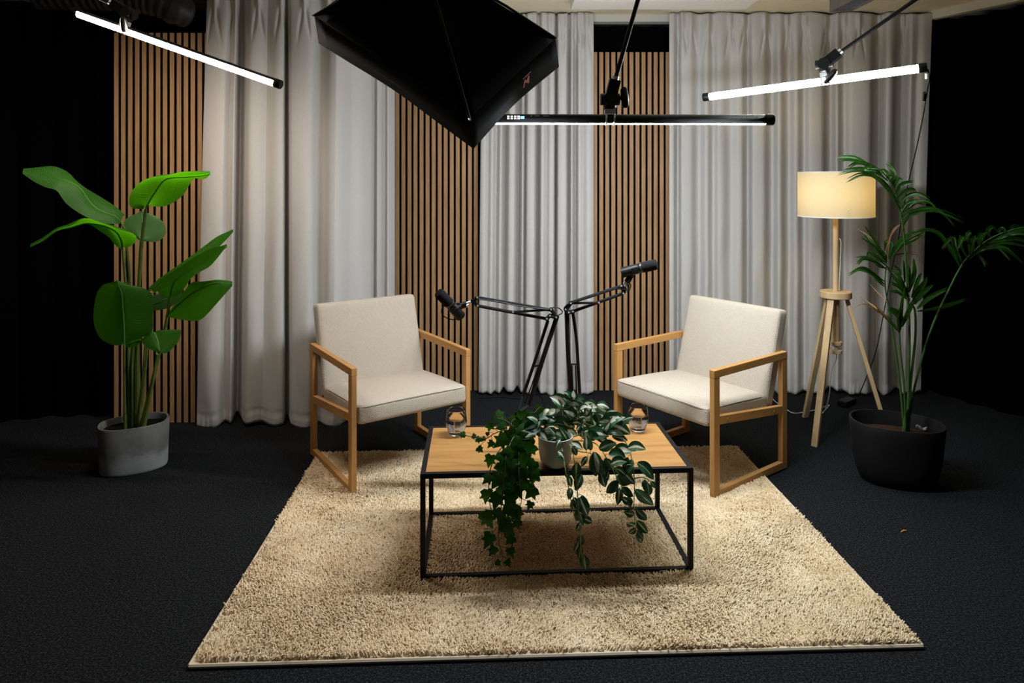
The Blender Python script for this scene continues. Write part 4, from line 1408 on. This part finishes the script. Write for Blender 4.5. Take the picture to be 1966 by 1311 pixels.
frond(Q2, [([(695, 1300), (600, 1190), (500, 1090), (430, 1000)],), ([(610, 1200), (480, 1090), (330, 1010), (220, 1045)], 'd', 1.1), ([(560, 1150), (450, 1050), (260, 910)], 'd', 1.0), ([(690, 1270), (690, 1120), (580, 1035)], 'g', 1.9), ([(705, 1270), (715, 1000), (745, 830)],), ([(720, 1240), (780, 1090), (838, 965)],), ([(560, 980), (470, 890), (375, 785)], 'd', .7), ([(690, 1310), (690, 1150), (715, 1000)], 'g', 1.4), ([(590, 1180), (480, 1060), (410, 970)], 'd', 1.2)],
      [(1739, 836, 3.36), (1736, 745, 3.34), (1729, 680, 3.33), (1727, 640, 3.32)], [0.0055, 0.005, 0.0045, 0.004], 3.32, 0.0125, 14)
frond(Q1, [([(1300, 1245), (1200, 1060), (1080, 900), (960, 868), (780, 905)],), ([(1320, 1215), (1240, 1050), (1215, 950), (1110, 1060)], 'g', 1.3), ([(1385, 1165), (1300, 1020), (1330, 950), (1270, 1105)], 'g', 1.3), ([(1465, 1095), (1380, 960), (1410, 885), (1370, 968)], 'g', 1.3), ([(1555, 1025), (1500, 950), (1530, 915), (1540, 1015)], 'g', 1.2), ([(1640, 975), (1590, 880), (1650, 838), (1712, 912)], 'g', 1.2), ([(1740, 935), (1710, 870), (1750, 850), (1765, 900)],),
           ([(1400, 1160), (1500, 1085), (1650, 1042), (1850, 1120), (1960, 1210)],), ([(1450, 1115), (1600, 1030), (1800, 1005), (2050, 1060)],), ([(1540, 1050), (1650, 985), (1850, 955), (2060, 990)],), ([(1600, 1010), (1760, 930), (1900, 905), (2080, 930)],), ([(1430, 1130), (1560, 1060), (1760, 1050), (1900, 1150)],), ([(1480, 1100), (1540, 1170), (1575, 1225)], 'g', .7), ([(1760, 925), (1900, 870), (2080, 860)],), ([(1800, 905), (1860, 830), (1970, 845)],), ([(1560, 1040), (1680, 1040), (1820, 1180)], 'g', .7), ([(1420, 1140), (1420, 1000), (1470, 920)], 'g', 1.4), ([(1520, 1060), (1500, 980), (1580, 880)], 'g', 1.3)],
      [(1743, 838, 3.38), (1752, 760, 3.38), (1785, 640, 3.37), (1822, 556, 3.36), (1845, 512, 3.35), (1862, 490, 3.33), (1898, 460, 3.30), (1940, 442, 3.26), (1985, 432, 3.22)], [0.006, 0.0055, 0.0052, 0.004, 0.002], 3.33, 0.0135, 15)
bs = MB()
bs.curve([at(1735, 845, 3.36), at(1737, 812, 3.36), at(1741, 785, 3.365)], [0.011, 0.009, 0.006], 12, 8)
bs.curve([at(1741, 846, 3.37), at(1743, 800, 3.37), at(1744, 770, 3.37)], [0.011, 0.009, 0.007], 12, 8)
bs.build('trunk', M['palm_stem'], palm, world=True)

# ------------------------------------------------------------------ ivy and striped plant on the table
HANG = 2.462                                    # depth at which the vines hang clear of the table's front edge


def front_edge_y(x): return 2.506 + (x + 0.340) * math.tan(TA)


def table_depth(px, py, y):
    """Depth of a leaf: at y while it is above the table top, in front of the table's edge when lower."""
    p = at(px, py, y)
    if p.z < TABLE_TOP + 0.030:
        return front_edge_y(p.x) - 0.045
    return y


ivy = thing('potted_ivy', 'dark trailing ivy in a dark glossy pot, spilling over the table front', 'potted plant', (0.035, 2.640, TABLE_TOP))
MB().lathe([(0.001, 0.0), (0.036, 0.0), (0.040, 0.004), (0.052, 0.095), (0.050, 0.097), (0.046, 0.094), (0.044, 0.085)], 40).build('pot', M['black_plastic'], ivy)
MB().lathe([(0.045, 0.080), (0.02, 0.086), (0.001, 0.088)], 30).build('soil', M['dark_soil'], ivy)


def I1(x, y): return (900 + x * .19841, 850 + y * .19841)
def I2(x, y): return (930 + x * .13727, 740 + y * .13727)
def I3(x, y): return (780 + x * .29744, 740 + y * .29744)
def I5(x, y): return (880 + x * .20346, 740 + y * .20346)
def I6(x, y): return (1080 + x * .19838, 850 + y * .19838)


ivy_leaves = [(I1(205, 170), 25), (I1(350, 150), 36), (I1(440, 90), 38), (I1(110, 65), 15), (I1(180, 350), 24), (I1(270, 370), 32), (I1(170, 510), 29), (I1(270, 560), 33), (I1(390, 340), 34), (I1(480, 450), 32),
              (I1(600, 480), 31), (I1(620, 330), 32), (I1(590, 605), 17), (I1(390, 540), 33), (I1(420, 640), 33), (I1(465, 700), 30), (I1(180, 740), 35), (I1(280, 690), 24), (I1(380, 830), 34), (I1(190, 940), 31),
              (I1(230, 1050), 21), (I1(400, 940), 22), (I1(410, 1060), 20), (I1(285, 1165), 13), (I1(380, 1165), 15), (I1(340, 760), 26), (I1(340, 460), 30), (I1(460, 780), 22), (I1(330, 250), 32), (I1(430, 250), 34), (I1(520, 300), 34), (I1(540, 400), 30), (I1(440, 420), 32),
              (I2(225, 440), 25), (I2(75, 580), 19), (I2(510, 420), 23), (I2(755, 350), 22), (I2(380, 500), 22), (I2(230, 780), 32), (I2(90, 820), 16), (I2(240, 580), 22), (I2(340, 700), 25), (I2(430, 800), 28), (I2(540, 640), 28),
              (I2(480, 560), 24), (I2(640, 900), 28), (I2(560, 900), 30), (I2(660, 1130), 28), (I2(700, 1230), 31), (I2(640, 420), 20), (I2(600, 560), 24), (I2(470, 950), 30), (I2(330, 960), 28), (I2(620, 760), 24), (I2(680, 640), 22), (I2(540, 1050), 28),
              (I3(360, 318), 14), (I3(440, 330), 11), (I3(470, 350), 14), (I3(525, 315), 9), (I3(500, 345), 10), (I2(410, 640), 22), (I2(560, 780), 26), (I2(500, 700), 24)]
ivy_vines = [[(1005, 848, 2.63), (988, 838, 2.58), (972, 872, 2.48), (968, 905, HANG), (964, 960, HANG), (957, 1010, HANG), (958, 1040, HANG), (963, 1062, HANG), (968, 1084, HANG)],
             [(1008, 850, 2.62), (998, 858, 2.55), (996, 905, HANG), (1000, 945, HANG), (1002, 955, HANG), (998, 975, HANG)],
             [(1002, 845, 2.64), (975, 826, 2.62), (950, 832, 2.60), (933, 842, 2.60), (915, 840, 2.61), (888, 835, 2.63)],
             [(1005, 842, 2.65), (985, 818, 2.67), (968, 806, 2.68), (955, 802, 2.68)],
             [(1012, 848, 2.62), (1016, 856, 2.54), (1022, 900, HANG), (1018, 945, HANG)],
             [(1008, 842, 2.66), (1002, 815, 2.68), (1008, 798, 2.68), (1032, 790, 2.67)],
             [(1000, 850, 2.60), (975, 850, 2.55), (955, 870, 2.49), (942, 900, HANG), (938, 950, HANG), (945, 985, HANG)]]

ivy_shape = [(0.0, -0.42), (0.22, -0.50), (0.50, -0.30), (0.36, -0.05), (0.52, 0.18), (0.22, 0.18), (0.0, 0.62), (-0.22, 0.18), (-0.52, 0.18), (-0.36, -0.05), (-0.50, -0.30), (-0.22, -0.50)]


def ivy_leaf(mb, c, size, direction, normal, r):
    d = Vector(direction).normalized(); n_ = Vector(normal); n_ = (n_ - d * n_.dot(d)).normalized(); s = d.cross(n_)
    cup = r.uniform(-0.10, 0.22)
    pts = [c + n_ * size * 0.06]
    ring = []
    for x, y in ivy_shape:
        x *= r.uniform(0.9, 1.12); y *= r.uniform(0.92, 1.1)
        ring.append(c + (s * x + d * y) * size - n_ * size * cup * (x * x + 0.5 * y * y))
    mid = [c + (p - c) * 0.5 + n_ * size * 0.05 for p in ring]
    k = len(ring)
    vs = [pts[0]] + mid + ring
    fs = [(0, 1 + i, 1 + (i + 1) % k) for i in range(k)] + [(1 + i, 1 + k + i, 1 + k + (i + 1) % k, 1 + (i + 1) % k) for i in range(k)]
    mb.add(vs, fs)


def nearest_vine(px, py, vines):
    best, bi = 1e9, (0, 0)
    for i, v in enumerate(vines):
        S_ = spline([p[:2] for p in v], 30)
        dd = np.hypot(S_[:, 0] - px, S_[:, 1] - py)
        j = int(dd.argmin())
        if dd[j] < best: best, bi = float(dd[j]), (i, j)
    return bi


ri = random.Random(3)
vm = [MB() for _ in ivy_vines]; lm = [MB() for _ in ivy_vines]
for v, mb in zip(ivy_vines, vm):
    mb.curve([at(*p) for p in v], [0.0022, 0.0018, 0.0013], 40, 6)
for (px, py), sz in ivy_leaves:
    i, j = nearest_vine(px, py, ivy_vines)
    y = spline(ivy_vines[i], 30)[j][2] + ri.uniform(-0.022, 0.02)
    if py < 830: y += ri.uniform(-0.02, 0.05)
    y = table_depth(px, py + sz * 0.4, y) + ri.uniform(-0.018, 0.0)
    c = at(px, py, y); size = sz / F * y * 0.98
    ang = -PI / 2 + (ri.uniform(-0.9, 0.9) if py > 850 else ri.uniform(-1.7, 1.7))
    d = Vector((math.cos(ang), ri.uniform(-0.35, 0.1), math.sin(ang)))
    nrm = Vector((ri.uniform(-.45, .45), -1, ri.uniform(0.0, 0.75)))
    ivy_leaf(lm[i], c, size, d, nrm, ri)
    q = spline([p for p in ivy_vines[i]], 30)[max(0, j - 2)]
    vm[i].curve([at(*q), at(*q).lerp(c, 0.5) + Vector((0, 0, 0.006)), c - d.normalized() * size * 0.4], 0.0009, 8, 5)
for v, l_ in zip(vm, lm):
    st = v.build('vine', M['vine'], ivy, world=True)
    if l_.v: l_.build('leaves', M['ivy'], st, world=True, angle=50)

# striped plant
stp = thing('potted_striped_plant', 'trailing plant with white-striped leaves in a pale grey ceramic pot', 'potted plant', (0.166, 2.588, TABLE_TOP))
MB().lathe([(0.001, 0.0), (0.040, 0.0), (0.050, 0.005), (0.058, 0.022), (0.064, 0.055), (0.066, 0.105), (0.0665, 0.112), (0.064, 0.113), (0.061, 0.108), (0.059, 0.095)], 48).build('pot', M['white_pot'], stp)
MB().lathe([(0.060, 0.092), (0.03, 0.098), (0.001, 0.10)], 30).build('soil', M['dark_soil'], stp)
sl = []
for a, b in [((1235, 190), (1110, 85)), ((1245, 190), (1250, 70)), ((1270, 190), (1400, 190)), ((1280, 200), (1390, 250)), ((1055, 310), (945, 205)), ((1080, 310), (970, 185)), ((1230, 250), (1100, 170)), ((1180, 270), (1330, 280)), ((1110, 340), (1300, 480)), ((1200, 280), (1330, 440)),
             ((1060, 330), (990, 400)), ((1080, 330), (1100, 440)), ((1100, 330), (1210, 290)), ((1000, 340), (830, 440)), ((820, 490), (990, 500)), ((780, 480), (730, 650)), ((790, 480), (690, 560)), ((980, 570), (815, 640)), ((990, 570), (1060, 600)), ((740, 655), (570, 725)),
             ((780, 650), (880, 770)), ((960, 800), (750, 825)), ((960, 640), (1160, 740)), ((1080, 490), (1280, 480)), ((1060, 460), (1240, 440)), ((1370, 340), (1457, 400)), ((1340, 330), (1457, 300)), ((1290, 600), (1390, 690)), ((1220, 800), (1380, 900)), ((1230, 850), (1290, 980)),
             ((1430, 900), (1420, 700)), ((1440, 1000), (1350, 1140)), ((1130, 820), (1170, 960)), ((1030, 920), (1110, 1010)), ((1020, 1000), (1120, 1060)), ((960, 740), (870, 870)), ((1060, 760), (1000, 880)), ((860, 730), (770, 860)), ((1120, 770), (1140, 890)), ((1000, 750), (940, 850)), ((1180, 760), (1220, 870)), ((900, 560), (820, 500)), ((1120, 560), (1260, 590)), ((1150, 620), (1300, 690)), ((1240, 520), (1380, 560)), ((900, 330), (820, 420)), ((1300, 420), (1420, 500)), ((1000, 460), (900, 520))]:
    sl.append((I2(*a), I2(*b)))
for a, b in [((1210, 160), (1300, 190)), ((1170, 230), (1250, 290)), ((1200, 210), (1300, 250)), ((1310, 180), (1425, 215)), ((1300, 190), (1425, 270)), ((1310, 260), (1400, 325)), ((1180, 320), (1370, 350)), ((1360, 380), (1550, 310)), ((1400, 350), (1625, 460)), ((1370, 400), (1565, 470)), ((1370, 410), (1440, 470)),
             ((1180, 340), (1350, 440)), ((1250, 610), (1210, 470)), ((1350, 560), (1500, 560)), ((1330, 600), (1490, 540)), ((1470, 620), (1640, 630)), ((1600, 590), (1770, 605)), ((1420, 650), (1580, 680)), ((1330, 690), (1380, 810)), ((1260, 650), (1300, 860)), ((1440, 740), (1590, 720)), ((1600, 680), (1560, 810)),
             ((1640, 700), (1600, 830)), ((1400, 800), (1385, 930)), ((1490, 860), (1640, 920)), ((1580, 840), (1665, 930)), ((1690, 730), (1845, 888)), ((1500, 900), (1395, 1015)), ((1540, 960), (1650, 1050)), ((1520, 970), (1500, 1130)), ((1600, 1040), (1625, 1150)), ((1670, 980), (1840, 1132)), ((1760, 890), (1750, 985)),
             ((1785, 920), (1800, 1040)), ((1815, 905), (1870, 972)), ((1340, 820), (1385, 960)), ((1290, 480), (1420, 560)), ((1220, 440), (1340, 520)), ((1450, 480), (1600, 520)), ((1150, 430), (1290, 470)), ((1380, 690), (1460, 800)), ((1480, 780), (1580, 850)), ((1560, 760), (1640, 850)), ((1540, 1060), (1640, 1120)), ((1180, 180), (1310, 210)), ((1330, 340), (1480, 380))]:
    sl.append((I5(*a), I5(*b)))
for a, b in [((690, 690), (590, 665)), ((710, 640), (818, 750)), ((695, 795), (618, 775)), ((720, 755), (825, 875)), ((710, 830), (640, 875)), ((725, 850), (765, 975)), ((720, 850), (782, 935)), ((30, 260), (62, 350)), ((60, 320), (85, 430)), ((80, 440), (58, 552)), ((140, 190), (120, 370)), ((185, 310), (125, 465)),
             ((110, 530), (150, 640)), ((170, 530), (240, 705)), ((190, 510), (232, 725)), ((200, 725), (290, 770)), ((180, 770), (130, 855)), ((180, 890), (170, 1000)), ((160, 950), (118, 1055)), ((172, 990), (160, 1135)), ((205, 1080), (225, 1232)), ((130, 650), (150, 760)), ((100, 550), (110, 650)), ((310, 90), (345, 310)), ((290, 120), (335, 270)), ((380, 200), (420, 340)), ((170, 680), (200, 800))]:
    sl.append((I6(*a), I6(*b)))
rx = random.Random(21)
for _ in range(46):                               # more foliage inside the crown
    a_ = rx.uniform(-2.9, -0.25); q_ = rx.uniform(0.15, 1.0)
    x_ = 1108 + 92 * q_ * math.cos(a_); y_ = 848 + 74 * q_ * math.sin(a_)
    l_ = rx.uniform(22, 40); b_ = a_ + rx.uniform(-0.9, 0.9)
    sl.append(((x_, y_), (x_ + l_ * math.cos(b_), y_ + 0.8 * l_ * math.sin(b_) + rx.uniform(0, 14))))
s_vines = [[(1080, 846, 2.60), (1092, 850, 2.55), (1102, 880, 2.49), (1108, 940, HANG), (1112, 990, HANG), (1115, 1050, HANG), (1122, 1090, HANG)],
           [(1075, 848, 2.58), (1078, 858, 2.53), (1086, 905, HANG), (1096, 960, HANG), (1106, 1005, HANG)],
           [(1085, 842, 2.62), (1140, 818, 2.63), (1180, 828, 2.60), (1203, 852, 2.56), (1214, 885, 2.49), (1218, 930, 2.475), (1217, 975, 2.475), (1221, 1020, 2.475)],
           [(1085, 845, 2.60), (1140, 850, 2.55), (1165, 880, 2.49), (1182, 912, 2.47), (1200, 945, 2.47)],
           [(1218, 918, 2.475), (1234, 916, 2.475), (1246, 922, 2.475), (1256, 932, 2.475)],
           [(1070, 845, 2.63), (1078, 810, 2.66), (1090, 785, 2.67), (1100, 764, 2.67)],
           [(1075, 842, 2.64), (1110, 805, 2.68), (1135, 788, 2.69), (1155, 785, 2.69)],
           [(1065, 845, 2.60), (1055, 820, 2.60), (1040, 815, 2.58), (1020, 832, 2.56)],
           [(1090, 845, 2.58), (1110, 865, 2.50), (1140, 875, 2.49), (1150, 920, 2.47)],
           [(1090, 842, 2.61), (1130, 830, 2.60), (1150, 838, 2.58), (1170, 850, 2.55)]]
rs = random.Random(5)
vm = [MB() for _ in s_vines]; lm = [MB() for _ in s_vines]; um = [[] for _ in s_vines]; cm = [[] for _ in s_vines]
for v, mb in zip(s_vines, vm):
    mb.curve([at(*p) for p in v], [0.0028, 0.0022, 0.0014], 40, 6)
for (p0, p1) in sl:
    i, j = nearest_vine(p0[0], p0[1], s_vines)
    S_ = spline(s_vines[i], 30)
    y = S_[j][2] + rs.uniform(-0.02, 0.015)
    low = p0 if p0[1] > p1[1] else p1
    y = table_depth(low[0], low[1] + 6, y) + rs.uniform(-0.02, 0.0)
    dy = rs.uniform(-0.03, 0.008)
    a = at(*p0, y); b = at(*p1, y + dy)
    Ln = (b - a).length
    up = Vector((0, -0.3, 1)) if p0[1] < 900 else Vector((0, -1, 0.2))
    mid = a.lerp(b, 0.5) + up * Ln * rs.uniform(0.02, 0.16)
    nrm = (rs.uniform(-.6, .6), -1.0, rs.uniform(0.2, 1.1) if p0[1] < 905 else rs.uniform(-0.2, 0.5))
    nv0 = len(lm[i].v)
    ribbon(lm[i], [tuple(a), tuple(mid), tuple(b)], Ln * rs.uniform(0.27, 0.38), nrm, 12, fold=rs.uniform(0.1, 0.45), prof=lambda t_: max(0.02, math.sin(PI * min(1.0, 0.04 + 0.96 * t_)) ** 0.8 * (1.08 - 0.35 * t_)), uvs=um[i])
    topness = 1.0 if p0[1] < 805 else 0.6 if p0[1] < 870 else 0.25
    cm[i] += [0.03 + topness * rs.choice([0.14, 0.20, 0.28, 0.36]) if rs.random() < 0.85 else -0.1] * (len(lm[i].v) - nv0)
    q = at(*S_[j])
    vm[i].curve([q, q.lerp(a, 0.5) + Vector((0, 0, 0.004)), a], 0.0011, 6, 5)
for v, l_, u_, c_ in zip(vm, lm, um, cm):
    st = v.build('vine', M['green_vine'], stp, world=True)
    if l_.v:
        o = l_.build('leaves', M['varieg'], st, world=True, angle=180)
        set_uv(o, u_, c_)

# a dry scrap lying on the carpet
sc0 = at_z(1736, 1020, 0.003)
scrap = MB()
ribbon(scrap, [(sc0.x - 0.018, sc0.y - 0.004, 0.002), (sc0.x, sc0.y + 0.003, 0.006), (sc0.x + 0.016, sc0.y + 0.006, 0.003)], 0.0028, (0, -0.3, 1), 10)
tag(scrap.build('dry_leaf_scrap', M['dry'], solid=0.0006), 'tiny dry orange leaf scrap on the carpet before the black pot', 'leaf')
